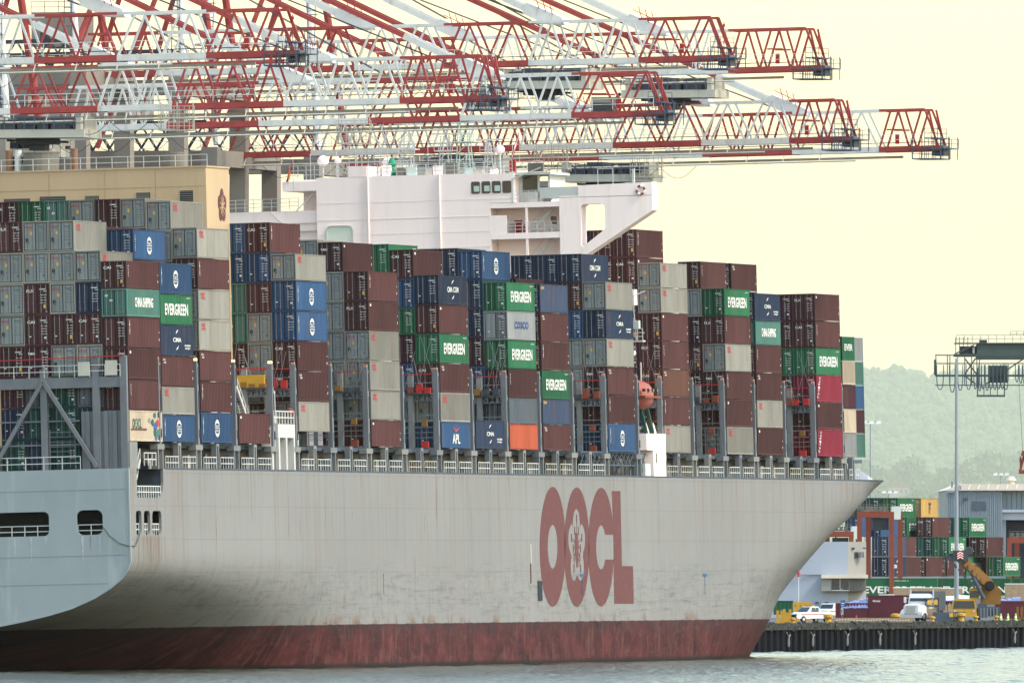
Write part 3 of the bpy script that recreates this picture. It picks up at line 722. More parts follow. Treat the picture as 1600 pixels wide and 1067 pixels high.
# bridge wing with the big opening
wing = [(-8.3, 48.0), (-8.3, 49.0), (1.55, 49.2), (1.55, 46.3), (-5.4, 42.0), (-6.6, 41.2), (-6.6, 42.3), (-6.29, 42.3), (-6.29, 48.0)]
hole = [(-6.0, 46.9), (-5.7, 47.1), (-3.9, 47.1), (-3.55, 46.9), (-3.5, 46.6), (-3.5, 44.6), (-3.9, 44.2), (-5.9, 42.75), (-6.1, 42.9)]
v, f = curve_mesh([[(-6.29, 49.05), (1.55, 49.2), (1.55, 46.3), (-5.4, 42.0), (-6.29, 41.4)], hole], 2.4)
p = MB(); p.v = [(c[0], c[2] + 1.2, c[1]) for c in v]; p.f = f; part(p, 'bridge_wing', 'ship_white', ab)
p = MB(); p.box(-10.3, -6.3, .03, .2, 47.9, 48.95); p.box(-10.3, 1.5, .0, 2.4, 47.8, 47.88); part(p, 'wing_bulwark', 'rail_white', ab)
p = MB(); rail(p, (-13.0, .1, 47.5), (-6.5, .1, 47.6), 1.15, 3, .7, .055); part(p, 'wing_railing', 'rail_white', ab)
p = MB(); p.box(-.6, -.35, .2, .5, 49.2, 50.6); p.bar((-4.2, .2, 49.1), (-4.2, .2, 50.7), .07); p.bar((-4.2, .2, 50.7), (-2.6, .2, 50.7), .07); p.bar((-2.6, .2, 50.7), (-2.6, .2, 49.1), .07); part(p, 'wing_light_post', 'rail_white', ab)
# wheelhouse end with glazing
p = MB(); p.box(-13.0, -12.6, 2.0, 9, 47.5, 50.3); p.box(-11.0, -10.8, 2.0, 2.2, 47.5, 50.3); p.box(-12.6, -10.3, 2.0, 2.2, 47.5, 48.6); p.box(-13.0, -9.2, .2, 9, 50.3, 50.55); p.box(-9.9, -9.7, 2, 9, 47.5, 50.3); part(p, 'wheelhouse_end', 'rail_white', ab)
p = MB(); p.box(-12.6, -11.0, 2.08, 2.12, 48.6, 50.3); part(p, 'wheelhouse_pane', 'glass_dark', ab)
p = MB(); p.bar((-13.2, .0, 49.9), (-10.2, .0, 51.0), .12); p.bar((-13.2, .0, 49.9), (-13.2, .0, 47.5), .1); part(p, 'awning_frame', 'rail_white', ab)
# port side: recess and wing
p = MB(); p.prism(rr(-33.0, -30.2, 42.2, 45.6, .5, 4), -.05, -.02); o = part(p, 'port_recess', 'recess_paint', ab)
p = MB(); pts_ = [Vector((a_, -.12, b_)) for a_, b_ in rr(-33.0, -30.2, 42.2, 45.6, .5, 4)]; p.tube(pts_ + pts_[:1], .10, 4); part(p, 'recess_frame', 'rail_white', ab)
p = MB(); rail(p, (-33, -.1, 42.3), (-30.3, -.1, 42.3), 1.1, 2, .7, .05); part(p, 'recess_rail', 'rail_white', ab)
p = MB(); p.box(-32.2, -31.8, -.3, -.1, 42.3, 43.3); part(p, 'fire_locker', 'rail_red', ab)
p = MB(); p.box(-46.6, -34.0, .4, .6, 46.0, 47.3); p.box(-46.6, -34, .6, 3.0, 45.2, 46.0); part(p, 'port_wing', 'ship_white', ab)
p = MB(); rail(p, (-46.5, .3, 47.3), (-36, .3, 47.4), 1.2, 3, 1.0, .06); p.bar((-36.2, .2, 47.3), (-34.0, .2, 49.4), .1); p.bar((-39, .2, 47.2), (-36.5, .2, 44.8), .08); part(p, 'port_wing_railing', 'rail_white', ab)
p = MB(); p.box(-43, -34.0, 1.0, 8, 42, 45.2); part(p, 'port_wing_house', 'ship_white', ab)
# monkey island: railings, masts, domes, lockers
p = MB(); rail(p, (-36.8, .1, 50.4), (-30.7, .1, 50.5), 1.5, 3, .9, .07); rail(p, (-28.5, .1, 50.6), (-13.2, .1, 50.6), 1.25, 3, 1.0, .06); rail(p, (-30.5, .2, 51.7), (-26.4, .2, 51.7), 1.8, 4, .7, .07); rail(p, (-28.5, 8.8, 50.6), (-12, 8.8, 50.6), 1.3, 3, 1.0, .06); part(p, 'roof_railing', 'rail_white', ab)
rg = random.Random(11)
for (x, y, r, hgt) in ((-34.2, 4, .62, 1.9), (-32.6, 4, .36, 1.9), (-27.6, 5, .55, 1.6), (-15.6, 5, .5, 2.6)):
    p = MB(); p.bar((x, y, 50.5), (x, y, 50.5 + hgt - r), .18, .18, 6); part(p, 'dome_post', 'rail_white', ab)
    p = MB(); p.lathe([(r * .55, -r * .7), (r * .95, -r * .3), (r, .1), (r * .85, r * .5), (r * .5, r * .85), (.05, r)], (x, y, 50.5 + hgt), 12); part(p, 'satellite_dome', 'ship_white', ab, True)
p = MB(); p.lathe([(.45, 0), (.5, .3), (.28, .8), (.5, 1.3), (.2, 1.9)], (-26.6, 3, 50.6), 10); part(p, 'ventilator', 'equip_green', ab)
for (x, hgt, w_) in ((-25.4, 4.4, .7), (-21.3, 4.0, .6), (-19.3, 5.4, .8), (-16.6, 3.2, .5)):
    p = MB()
    for s in (-1, 1):
        p.bar((x + s * w_, 4, 50.6), (x + s * w_ * .5, 4, 50.6 + hgt), .1); p.bar((x + s * w_, 5.2, 50.6), (x + s * w_ * .5, 5.2, 50.6 + hgt), .1)
    for k in range(5):
        z = 50.6 + hgt * k / 5; z2 = 50.6 + hgt * (k + 1) / 5; p.bar((x - w_ * (1 - k * .1), 4, z), (x + w_ * (1 - k * .1 - .1), 4, z2), .06); p.bar((x - w_, 4, z2), (x + w_, 4, z2), .05)
    p.box(x - w_ * 1.6, x + w_ * 1.6, 3.6, 5.6, 50.6 + hgt * .62, 50.7 + hgt * .62)
    rail(p, (x - w_ * 1.6, 3.6, 50.7 + hgt * .62), (x + w_ * 1.6, 3.6, 50.7 + hgt * .62), .8, 2, .5, .05)
    p.bar((x - 1.4, 4.5, 50.6 + hgt + .3), (x + 1.4, 4.5, 50.6 + hgt + .3), .14); p.bar((x, 4.5, 50.6 + hgt), (x, 4.5, 50.6 + hgt + 1.2), .09)
    part(p, 'radar_mast', 'rail_white' if x != -19.3 else 'mint', ab)
for k in range(9):
    x = -27 + k * 1.45 + rg.uniform(-.4, .4); p = MB(); s = rg.uniform(.25, .6); p.box(x - s, x + s, 2, 2.8, 50.6, 50.6 + rg.uniform(.5, 1.2)); part(p, 'roof_locker', ['ship_white', 'coaming', 'mint', 'crane_cream'][k % 4], ab)
for k in range(10):
    x = -36 + k * 2.4 + rg.uniform(-.5, .5); p = MB(); p.bar((x, 6, 50.5), (x, 6, 52.2 + rg.random() * 2.5), .05); part(p, 'whip_aerial', 'rail_white', ab)
p = MB(); p.box(-13.7, -13.1, 1, 1.5, 50.7, 51.9); part(p, 'fire_locker', 'rail_red', ab)
p = MB(); p.box(-11.6, -10.0, .3, .8, 50.6, 51.5); part(p, 'signal_screen', 'coaming', ab)
# life ring hung on the wing
lr = MB(); pts = []
for i in range(17):
    t = 2 * math.pi * i / 16; pts.append(Vector((.42 * math.cos(t), 0, .42 * math.sin(t))))
lrt = thing('life_ring', 'red and white life ring hung at the tip of the bridge wing', 'life ring', MS @ T(.35, LH - .12, 48.4))
for q in range(4):
    s = MB(); s.tube(pts[q * 4:q * 4 + 3], .2, 6); s.build('red_band', 'straddle_orange', lrt)
    s = MB(); s.tube(pts[q * 4 + 2:q * 4 + 5], .2, 6); s.build('white_band', 'ship_white', lrt)
# flags
def flag(name, label, mtx, cols):
    t = thing(name, label, 'flag', mtx)
    s = MB(); s.bar((0, 0, -1.2), (0, 0, 2.0), .05); s.build('staff', 'rail_white', t)
    for i, c in enumerate(cols):
        s = MB(); n = 7
        for j in range(n):
            def q(k, e): return (-.05 - k * .11 - .15 * math.sin(k * .9) * .2, .12 * math.sin(k * 1.2), 1.9 - k * .3 - (i + e) * .32 / 1 * .9)
            s.quad(q(j, 0), q(j + 1, 0), q(j + 1, 1), q(j, 1))
        s.build('stripe', c, t)
flag('ensign', 'drooping red and yellow flag at the port end of the bridge deck', MS @ T(-36.4, LH, 50.6), ['flag_red', 'print_red', 'yellow'])
flag('courtesy_flag', 'striped red and white flag above the starboard bridge end', MS @ T(-12.6, LH + 1, 52.8), ['flag_red', 'ship_white', 'flag_red'])

# ================================================================== funnel casing
fc = link('funnel_casing', None, SH); fc.location = (0, POST[4] + .6, 0)
p = MB(); p.box(-41.5, -6.5, 0, 9.0, 19, 48.1); part(p, 'wall', 'beige_casing', fc)
p = MB(); p.box(-41.6, -6.4, -.08, 9.1, 48.1, 48.25); part(p, 'roof_edge', 'beige_casing', fc)
def vx(x, z, l, ppm=16.35):
    lo, hi = -48.0, 3.0
    for k in range(40):
        m_ = (lo + hi) / 2
        if screen(m_, l, z)[0] > x: hi = m_
        else: lo = m_
    return (lo + hi) / 2
for (xa, xb, ya, yb) in ((4, 44, 301, 313), (60, 100, 299, 313), (131, 152, 300, 310), (211, 232, 297, 307), (279, 299, 296, 313)):
    z1, z0 = zpx(ya, 16.3), zpx(yb, 16.3); a, b = vx(xa, z1, POST[4]), vx(xb, z1, POST[4])
    p = MB(); p.box(a, b, -.06, .0, z0, z1); w_ = part(p, 'louvre_opening', 'dark_recess', fc)
    n = 5
    for k in range(n):
        p = MB(); z = z0 + (z1 - z0) * (k + .5) / n; p.box(a + .08, b - .08, -.16, -.065, z - .03, z + .05); part(p, 'louvre_slat', 'coaming', fc)
for x_ in (-38, -33, -27.5, -22, -16.5, -11.5):
    p = MB(); p.box(x_, x_ + .04, -.02, 0, 40, 48.0); part(p, 'panel_joint', 'casing_seam', fc)
p = MB(); p.box(-41.4, -6.6, -.02, 0, 46.3, 46.34); part(p, 'panel_joint', 'casing_seam', fc)
p = MB(); rail(p, (-41, 1, 48.25), (-6.6, 1, 48.25), 1.1, 2, 1.6, .05); part(p, 'casing_railing', 'rail_white', fc)
# faded blossom emblem on the side of the casing
p = MB()
for k in range(5):
    t = RAD(90 + 72 * k); c = (6.0 + .95 * math.cos(t), 44.5 + .95 * math.sin(t))
    p.prism([(c[0] + .72 * math.cos(q * .5236), c[1] + .72 * math.sin(q * .5236)) for q in range(12)], -6.49, -6.47 + k * .003, 'x')
part(p, 'blossom_emblem', 'hull_letter', fc)
p = MB()
for k in range(10):
    t = RAD(90 + 36 * k); p.bar((-6.44, 6.0, 44.5), (-6.44, 6 + 1.0 * math.cos(t), 44.5 + 1.0 * math.sin(t)), .03, .10)
part(p, 'blossom_stamen', 'beige_casing', fc)
mat('pipe_rust', (0.20, 0.11, 0.07), 0.7, 0, 0.2)
for (x, r, h_, m_) in ((62, 1.75, 1.75, 'coaming'), (268, 1.1, 1.35, 'coaming'), (12, .35, 2.0, 'pipe_rust'), (26, .35, 2.0, 'rail_white'), (114, .32, 2.0, 'pipe_rust')):
    a = vx(x, 49, POST[4] + 4)
    p = MB(); p.lathe([(r, 48.2), (r, 48.2 + h_), (r * 1.04, 48.2 + h_ + .02), (r * 1.04, 48.35 + h_), (r * .9, 48.35 + h_), (r * .88, 48.2 + h_ * .6)], (a, 4, 0), 20); part(p, 'exhaust_stack', m_, fc, False)

# ================================================================== lifeboat
lbt = thing('lifeboat', 'orange red enclosed lifeboat hanging between two lashing posts', 'lifeboat', MS @ T(-1.5, POST[15] + 4.2, 27.2))
p = MB(); n = 14; prof = []
for i, (w_, zc) in enumerate(((0.3, 0.3), (1.1, .1), (1.6, 0), (1.75, 0), (1.75, 0), (1.6, 0), (1.1, .1), (.3, .3))):
    y = -4.2 + 8.4 * i / 7
    for k in range(n):
        t = 2 * math.pi * k / n; c, s = math.cos(t), math.sin(t)
        p.v.append((w_ * abs(c) ** .8 * (1 if c > 0 else -1), y, zc + (1.75 if s > 0 else 1.45) * s * (.35 + .65 * w_ / 1.75)))
for i in range(7):
    for k in range(n): p.f.append((i * n + k, i * n + (k + 1) % n, (i + 1) * n + (k + 1) % n, (i + 1) * n + k))
p.f.append(tuple(reversed(range(n)))); p.f.append(tuple(7 * n + k for k in range(n))); part(p, 'hull', 'lifeboat_orange', lbt, True)
p = MB()
for y in (-3, -1.2, .6, 2.4): p.box(1.45, 1.78, y, y + .5, .5, .8)
part(p, 'window', 'glass_dark', lbt)
p = MB(); p.prism([(-1.85, -.15), (1.9, -.15), (1.9, .08), (-1.85, .08)], -3.6, 3.6); part(p, 'gunwale_belt', 'straddle_orange', lbt)
p = MB(); p.bar((0, -3, 1.5), (0, -3, 3.6), .12); p.bar((0, 3, 1.5), (0, 3, 3.6), .12); p.bar((-.5, -3.2, 3.6), (.3, -1.2, 4.6), .4); part(p, 'fall_hook', 'rail_white', lbt)
# red white search-light house beside the accommodation
p = MB(); a = link('deck_light_tower', None, SH); a.location = (-.6, POST[15] + .5, 0)
p.box(-1.3, .1, 0, 1.4, 36.6, 38.2); p.bar((.0, 0, 37.5), (1.2, 0, 38.0), .09); p.bar((-.8, .8, 37.2), (-8, 3, 40.5), .14); part(p, 'lamp_housing', 'ship_white', a)
p = MB(); p.box(-.2, .9, 0, 1.2, 32.8, 32.95); rail(p, (-.2, 0, 32.95), (.9, 0, 32.95), 1.2, 3, .5, .08); p.box(-.2, .5, 0, .8, 34.2, 35.0); p.bar((.1, .6, 33), (-.2, .8, 36.6), .08); part(p, 'lamp_platform', 'rail_white', a)

# ================================================================== containers
W2, HC, STD = 1.219, 2.896, 2.591
MESHC = {}
def cmesh(kind, key, fn):
    k = (kind,) + key
    if k not in MESHC: MESHC[k] = fn()
    return MESHC[k]
def body_mesh(L, H, m):
    b = MB()
    n = max(10, int(L / .56)); y0, y1 = .16, L - .16; z0, z1 = .16, H - .12; d = .045
    for sx in (1, -1):
        ys = []
        if sx == 1:
            for i in range(n):
                a = y0 + (y1 - y0) * i / n; w = (y1 - y0) / n
                ys += [(a, 0), (a + w * .35, 0), (a + w * .5, d), (a + w * .85, d)]
            ys.append((y1, 0))
        else: ys = [(y0, 0), (y1, 0)]
        for (a, da), (c, dc) in zip(ys, ys[1:]):
            b.quad((sx * (W2 - .012 - da), a, z0), (sx * (W2 - .012 - dc), c, z0), (sx * (W2 - .012 - dc), c, z1), (sx * (W2 - .012 - da), a, z1))
    b.quad((-W2, .1, H - .03), (W2, .1, H - .03), (W2, L, H - .03), (-W2, L, H - .03))
    b.quad((-W2, .1, .1), (W2, .1, .1), (W2, L, .1), (-W2, L, .1))
    b.quad((-W2, L - .03, .1), (W2, L - .03, .1), (W2, L - .03, H), (-W2, L - .03, H))
    b.quad((-W2, .14, .1), (W2, .14, .1), (W2, .14, H), (-W2, .14, H))
    return b.mesh('container_body', m)
def frame_mesh(L, H, m):
    b = MB()
    for sx in (1, -1):
        x0, x1 = (W2 - .10, W2) if sx == 1 else (-W2, -W2 + .10)
        b.box(x0, x1, 0, .16, 0, H); b.box(x0, x1, L - .16, L, 0, H)
        b.box(x0, x1, .16, L - .16, .02, .17); b.box(x0, x1, .16, L - .16, H - .12, H - .02)
    b.box(-W2 + .1, W2 - .1, .0, .1, H - .14, H - .01); b.box(-W2 + .1, W2 - .1, .0, .1, .02, .16)
    return b.mesh('container_frame', m)
def door_mesh(H, m, style):
    b = MB(); x0, x1 = .02, W2 - .12; z0, z1 = .18, H - .16
    if style == 'grid':
        b.box(x0, x1, .09, .13, z0, z1)
        for k in range(5):
            z = z0 + (z1 - z0) * k / 4; b.box(x0, x1, .065, .09, z - .035, z + .035)
        b.box(x0 + .52, x0 + .56, .07, .09, z0, z1)
    else:
        b.box(x0, x1, .08, .13, z0, z1)
        n = 5
        for k in range(n):
            z = z0 + (z1 - z0) * (k + .1) / n; b.box(x0 + .05, x1 - .05, .055, .08, z, z + (z1 - z0) / n * .55)
    return b.mesh('container_door', m)
def gasket_mesh(H):
    b = MB()
    for x in (-W2 + .10, -.035, W2 - .17): b.box(x, x + .07, .05, .06, .16, H - .14)
    b.box(-W2 + .1, W2 - .1, .05, .06, .15, .21); b.box(-W2 + .1, W2 - .1, .05, .06, H - .20, H - .13)
    return b.mesh('door_gasket', 'gasket')
def rod_mesh(H, m):
    b = MB(); b.box(-.022, .022, -.02, .03, .10, H - .08)
    for z in (.5, H - .5): b.box(-.045, .045, -.025, .035, z, z + .05)
    b.box(-.12, .03, -.03, .0, H * .36, H * .36 + .035)
    return b.mesh('locking_rod', m)
def marks_mesh(kind, seed, H):
    rg = random.Random(seed); b = MB(); y = .035
    b.box(.25, .85, y - .004, y, H * .80, H * .80 + .085); b.box(.62, .95, y - .004, y, H * .74, H * .74 + .06)
    for k in range(4):
        z = H * (.62 - k * .085)
        b.box(.32, .50 + rg.random() * .1, y - .004, y, z, z + .05); b.box(.66, .84 + rg.random() * .1, y - .004, y, z, z + .05)
    if rg.random() < .6: b.box(.62, .84, y - .004, y, H * .22, H * .22 + .18)
    if rg.random() < .6: b.box(-.85, -.62, y - .004, y, H * .28, H * .28 + .09)
    b.box(.8, .95, y - .004, y, .22, .28)
    return b
def lettering(kind, L, H, seed):
    """list of (mesh, material) for the long side looking +x, and the door end"""
    rg = random.Random(seed); out = []; X = W2 + .012
    c = L / 2
    if kind == 'evergreen':
        b = MB(); side_text(b, 'EVERGREEN', c, H * .50, L * .72, 1.10, X, 1.05, .032); out.append((b, 'print_white'))
        b = MB(); side_text(b, 'EGHU 914', L * .88, H * .88, 1.4, .12, X); out.append((b, 'print_white'))
    elif kind == 'evergreen20':
        b = MB(); side_text(b, 'EVER', c, H * .55, L * .66, .7, X); out.append((b, 'print_white'))
    elif kind == 'cscl':
        b = MB()
        for s in (1, -1):
            pts = [(c + s * .95 * math.cos(RAD(a)), H * .48 + s * .66 * math.sin(RAD(a))) for a in range(25, 156, 10)]
            for q, (p, r_) in enumerate(zip(pts, pts[1:])):
                w = .05 + .11 * math.sin(math.pi * (q + .5) / 13)
                b.quad((X, p[0], p[1] - w), (X, r_[0], r_[1] - w), (X, r_[0], r_[1] + w), (X, p[0], p[1] + w))
        side_text(b, 'CSCL', c, H * .525, 1.9, .36, X); side_text(b, 'GROUP', c, H * .40, 1.9, .2, X)
        for i, ch in enumerate('CHINASEA'): side_text(b, ch, .75, H * .80 - i * .2, .22, .15, X)
        out.append((b, 'print_white'))
    elif kind in ('cma', 'cma2'):
        b = MB(); side_text(b, 'CMA CGM' if kind == 'cma' else 'CMA', c, H * .52, L * (.38 if kind == 'cma' else .26), .55 if kind == 'cma' else .42, X)
        for s in (1, -1):
            for q in range(6):
                t0, t1 = q / 6, (q + 1) / 6; w0, w1 = .09 * math.sin(math.pi * t0 + .2), .09 * math.sin(math.pi * t1 * .95 + .2)
                b.quad((X, c + s * (-.5 + 1.0 * t0), H * .52 + s * (.52 + .42 * t0 ** .6) - w0), (X, c + s * (-.5 + t1), H * .52 + s * (.52 + .42 * t1 ** .6) - w1), (X, c + s * (-.5 + t1), H * .52 + s * (.52 + .42 * t1 ** .6) + w1), (X, c + s * (-.5 + t0), H * .52 + s * (.52 + .42 * t0 ** .6) + w0))
        if kind == 'cma2': side_text(b, 'ocean', L * .82, H * .34, 2.2, .18, X); side_text(b, 'cargo', L * .82, H * .24, 2.0, .18, X)
        out.append((b, 'print_white'))
    elif kind == 'china':
        b = MB(); side_text(b, 'CHINA SHIPPING', c + .2, H * .52, L * .56, .92, X, .95, .035); out.append((b, 'print_white'))
    elif kind == 'cosco':
        b = MB(); side_text(b, 'COSCO', c, H * .52, L * .5, .8, X, 1.25, .04); out.append((b, 'print_blue'))
    elif kind == 'apl':
        b = MB(); side_text(b, 'APL', c, H * .36, L * .26, .95, X); out.append((b, 'print_white'))
        b = MB(); b.poly([(X, c - 1.4, H * .82), (X, c, H * .70), (X, c + 1.6, H * .84), (X, c + .5, H * .66), (X, c, H * .62), (X, c - .5, H * .66)]); out.append((b, 'print_red'))
    elif kind == 'oocl':
        b = MB(); side_text(b, 'OO', L * .135, H * .845, 1.6, .30, X, 1.0, .07); side_text(b, 'CL', L * .16, H * .725, 1.6, .30, X, 1.0, .07); out.append((b, 'print_red'))
    elif kind == 'red':
        b = MB()
        for i, ch in enumerate('CAPITAL'): side_text(b, ch, 1.6 - i * .17, H * .88 - i * .33, .75, .24, X)
        out.append((b, 'print_white'))
    elif kind == 'msc':
        b = MB(); side_text(b, 'M', c, H * .70, 1.6, .5, X); side_text(b, 'S', c, H * .5, 1.6, .5, X); side_text(b, 'C', c, H * .30, 1.6, .5, X); out.append((b, 'print_dark'))
    elif kind == 'mural':
        b = MB(); side_text(b, 'OOCL', 2.7, H * .58, 3.4, .95, X); out.append((b, 'print_green'))
        b = MB(); b.box(X - .004, X, .5, 6.3, H * .36, H * .42); out.append((b, 'hull_letter'))
        for (yy, zz_, r, m_) in ((7.3, .68, .4, 'paint_grey'), (8.5, .62, .5, 'print_green'), (9.6, .5, .62, 'sign_blue'), (10.4, .6, .55, 'print_red'), (9.3, .30, .5, 'print_green'), (10.4, .28, .5, 'paint_teal'), (9.4, .85, .4, 'paint_teal'), (10.9, .88, .45, 'print_dark'), (11.0, .13, .4, 'print_dark'), (9.7, .12, .45, 'sign_blue'), (11.2, .4, .35, 'paint_grey')):
            b = MB(); b.poly([(X, yy + r * math.cos(t * .9) * (1 + .3 * math.sin(t * 2.3)), H * zz_ + r * .7 * math.sin(t * .9)) for t in range(7)]); out.append((b, m_))
    elif kind == 'brown':
        v = seed % 4; b = MB()
        if v == 0:
            for i in range(8): side_text(b, 'TRITONEX'[i], .75, H * .86 - i * .17, .26, .13, X)
        elif v == 1:
            side_text(b, 'CA', 1.0, H * .87, .95, .20, X); side_text(b, 'AI', 1.2, H * .78, .8, .18, X)
        elif v == 2:
            for i in range(5): side_text(b, 'FLORX'[i], .7, H * .80 - i * .22, .24, .15, X)
        else: b.box(X - .003, X, .5, 1.0, H * .82, H * .90)
        b.box(X - .003, X, L - .55, L - .4, H * .25, H * .33); b.box(X - .003, X, L - .5, L - .35, H * .5, H * .54)
        out.append((b, 'print_white'))
    elif kind == 'slate':
        b = MB(); side_text(b, 'SH', 1.0, H * .86, 1.3, .3, X); out.append((b, 'print_yellow'))
    elif kind == 'text20':
        b = MB(); side_text(b, 'OC', 1.0, H * .85, .9, .3, X); out.append((b, 'print_red'))
    return out
DOORTXT = {'brown': [('tex', .42), ('CAI', .42), ('FLX', .4), ('', 0), ('', 0)], 'oocl': [('OOCL', .62)]}
TYPES = {   # code: (paint, lettering, door style, words for the label)
 'b': ('brown', 'brown', 'rods', 'reddish brown'), 'm': ('maroon', 'brown', 'rods', 'dark maroon'), 'w': ('white', 'oocl', 'grid', 'off-white'),
 'B': ('blue', None, 'rods', 'plain blue'), 'c': ('blue', 'cscl', 'rods', 'blue oval-logo'), 'n': ('navy', 'cma', 'rods', 'navy white-lettered'),
 'N': ('navy', 'cma2', 'rods', 'navy arrow-logo'), 'g': ('green', 'evergreen', 'rods', 'bright green lettered'), 't': ('teal', 'china', 'grid', 'faded teal'),
 'k': ('grey', 'cosco', 'rods', 'rust-stained pale grey'), 'a': ('blue', 'apl', 'rods', 'blue eagle-logo'), 's': ('slate', 'slate', 'rods', 'slate blue'),
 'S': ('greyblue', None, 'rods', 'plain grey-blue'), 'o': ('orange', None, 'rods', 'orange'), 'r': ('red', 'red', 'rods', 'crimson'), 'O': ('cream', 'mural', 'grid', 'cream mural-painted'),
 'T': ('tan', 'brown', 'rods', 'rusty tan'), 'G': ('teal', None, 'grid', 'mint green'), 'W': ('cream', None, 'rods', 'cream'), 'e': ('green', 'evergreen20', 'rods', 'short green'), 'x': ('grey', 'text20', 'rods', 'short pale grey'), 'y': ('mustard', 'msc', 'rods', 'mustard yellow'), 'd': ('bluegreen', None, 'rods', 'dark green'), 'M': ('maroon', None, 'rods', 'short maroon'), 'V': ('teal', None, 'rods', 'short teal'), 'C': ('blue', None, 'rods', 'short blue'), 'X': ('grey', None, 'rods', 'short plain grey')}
SEED = [0]
def container(code, mtx, label, group, H=HC, L=12.19, full=True, cat='shipping container'):
    paint, let, style, words = TYPES[code]; SEED[0] += 1; sd_ = SEED[0]
    t = thing('shipping_container', label, cat, mtx, group)
    m = 'paint_' + paint
    link('body', cmesh('body', (L, H, m), lambda: body_mesh(L, H, m)), t)
    link('frame', cmesh('frame', (L, H, m), lambda: frame_mesh(L, H, m)), t)
    if let:
        vkey = sd_ % 4 if let == 'brown' else 0
        ck = ('let', let, L, H, vkey)
        if ck not in MESHC: MESHC[ck] = [b.mesh('lettering', mm) for b, mm in lettering(let, L, H, vkey)]
        for me in MESHC[ck]: link('lettering', me, t)
    if not full: return t
    rodm = 'dark_rod' if style == 'grid' and paint != 'teal' else 'steel_rod'
    dmat = 'paint_doorgrey' if paint == 'white' else m
    dm_ = cmesh('door', (H, dmat, style), lambda: door_mesh(H, dmat, style))
    link('door_gasket', cmesh('gasket', (H,), lambda: gasket_mesh(H)), t)
    rm = cmesh('rod', (H, rodm), lambda: rod_mesh(H, rodm))
    for sx in (-1, 1):
        d = link('door', dm_, t, (-W2 + .1, 0, 0) if sx < 0 else (0, 0, 0))
        for xx in ((.30, .80) if style == 'grid' else (.38, .86)):
            xo = xx if sx > 0 else 1.11 - xx + .03
            link('locking_rod', rm, d, (xo, .02, 0))
    vk = sd_ % 5
    mk = cmesh('marks', (H, vk, style), lambda: marks_mesh(style, vk, H).mesh('marking', 'print_white' if style == 'rods' else 'dark_rod'))
    link('marking', mk, t)
    if style == 'grid' and paint == 'white':
        def f1():
            b = MB(); end_text(b, 'OOCL', -.62, H * .80, .82, .22, .03); return b.mesh('door_lettering', 'print_red')
        link('door_lettering', cmesh('oocld', (H,), f1), t)
        link('warning_plate', cmesh('yel', (H,), lambda: MB().box(-.52, -.26, .026, .034, H * .55, H * .66).mesh('warning_plate', 'print_yellow')), t)
        link('data_plate', cmesh('blk', (H,), lambda: MB().box(-.95, -.68, .026, .034, H * .33, H * .45).mesh('data_plate', 'print_dark')), t)
    elif let == 'brown':
        wd, hh = DOORTXT['brown'][sd_ % 5]
        if wd:
            def f2():
                b = MB(); end_text(b, wd, -.62, H * .76, .72, .26, .005); return b.mesh('door_lettering', 'print_white')
            link('door_lettering', cmesh('brd', (H, wd), f2), t)
        if sd_ % 3 == 0: link('warning_plate', cmesh('yel2', (H,), lambda: MB().box(.62, .86, .026, .034, H * .2, H * .32).mesh('warning_plate', 'print_yellow')), t)
    elif paint == 'teal':
        link('data_plate', cmesh('wht', (H,), lambda: MB().box(-.45, -.2, .026, .034, H * .55, H * .62).box(-.9, -.65, .026, .034, H * .72, H * .8).mesh('data_plate', 'print_white')), t)
    return t
PITCH = 2.475
STACKS = {}
def stack(bay, row, codes, std=(), base=21.46, start=0, dl=0.35, L=12.19, full=True, v0=None, H=None, nth=None, tail=None):
    z = base
    n = len(codes)
    for t, c in enumerate(codes):
        h_ = H or (STD if t in std else HC)
        if t >= start:
            words = TYPES[c][3]
            tier = 'topmost' if t == n - 1 and n > 1 else ORD[t] + ' tier'
            where = 'outermost column' if row == 0 else NTH[row] + ' column inboard'
            lab = f'{words} container, {tier}, {where}, {tail or NTH[nth] + " bay from the stern"}'
            x = (v0 if v0 is not None else -1.30 - row * PITCH)
            container(c, MS @ T(x, POST[bay] + dl, z), lab, 'containers stacked on the ship', h_ - .02, L, full)
        z += h_
BAYN = {0: 0, 1: 1, 2: 2, 3: 3, 5: 4, 7: 5, 9: 6, 10: 7, 11: 8, 12: 9, 14: 10, 16: 11, 18: 12, 19: 13, 21: 14, 22: 15}
def S(bay, row, codes, **k): stack(bay, row, codes, nth=BAYN[bay], **k)
S(0, 0, 'Obbbtb', std=(4, 5), dl=1.5)
S(0, 1, 'mdSwbnw', base=18.95, dl=1.5)  # lower tiers of these inboard rows: darker paint codes carry the shade there
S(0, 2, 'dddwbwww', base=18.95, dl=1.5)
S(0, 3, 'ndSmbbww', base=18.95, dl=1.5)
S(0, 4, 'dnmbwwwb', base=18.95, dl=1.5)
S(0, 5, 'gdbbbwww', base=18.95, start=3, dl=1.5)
S(1, 0, 'cwbNgc', std=(0, 1)); S(1, 1, 'bbwbnbc', std=(0,)); S(1, 2, 'bbwbmbb', start=4)
S(2, 0, 'cbbwwbw'); S(2, 1, 'bbwwwbww', std=(0,), start=3)
for r_, c in ((2, 'w'), (3, 'b'), (4, 'w'), (5, 'G'), (6, 'g'), (7, 'm')): S(2, r_, 'bbbbbbb' + c, start=6)
S(3, 0, 'b')
S(5, 0, 'wbbccw', std=(5,), base=22.75); S(5, 1, 'bwwwbcb', base=22.6); S(5, 2, 'bbbttcc', base=22.6, start=1)
S(7, 0, 'bwwwbb', std=(0,)); S(7, 1, 'btwwwwb', std=(0,)); S(7, 2, 'bmwwwww', start=4)
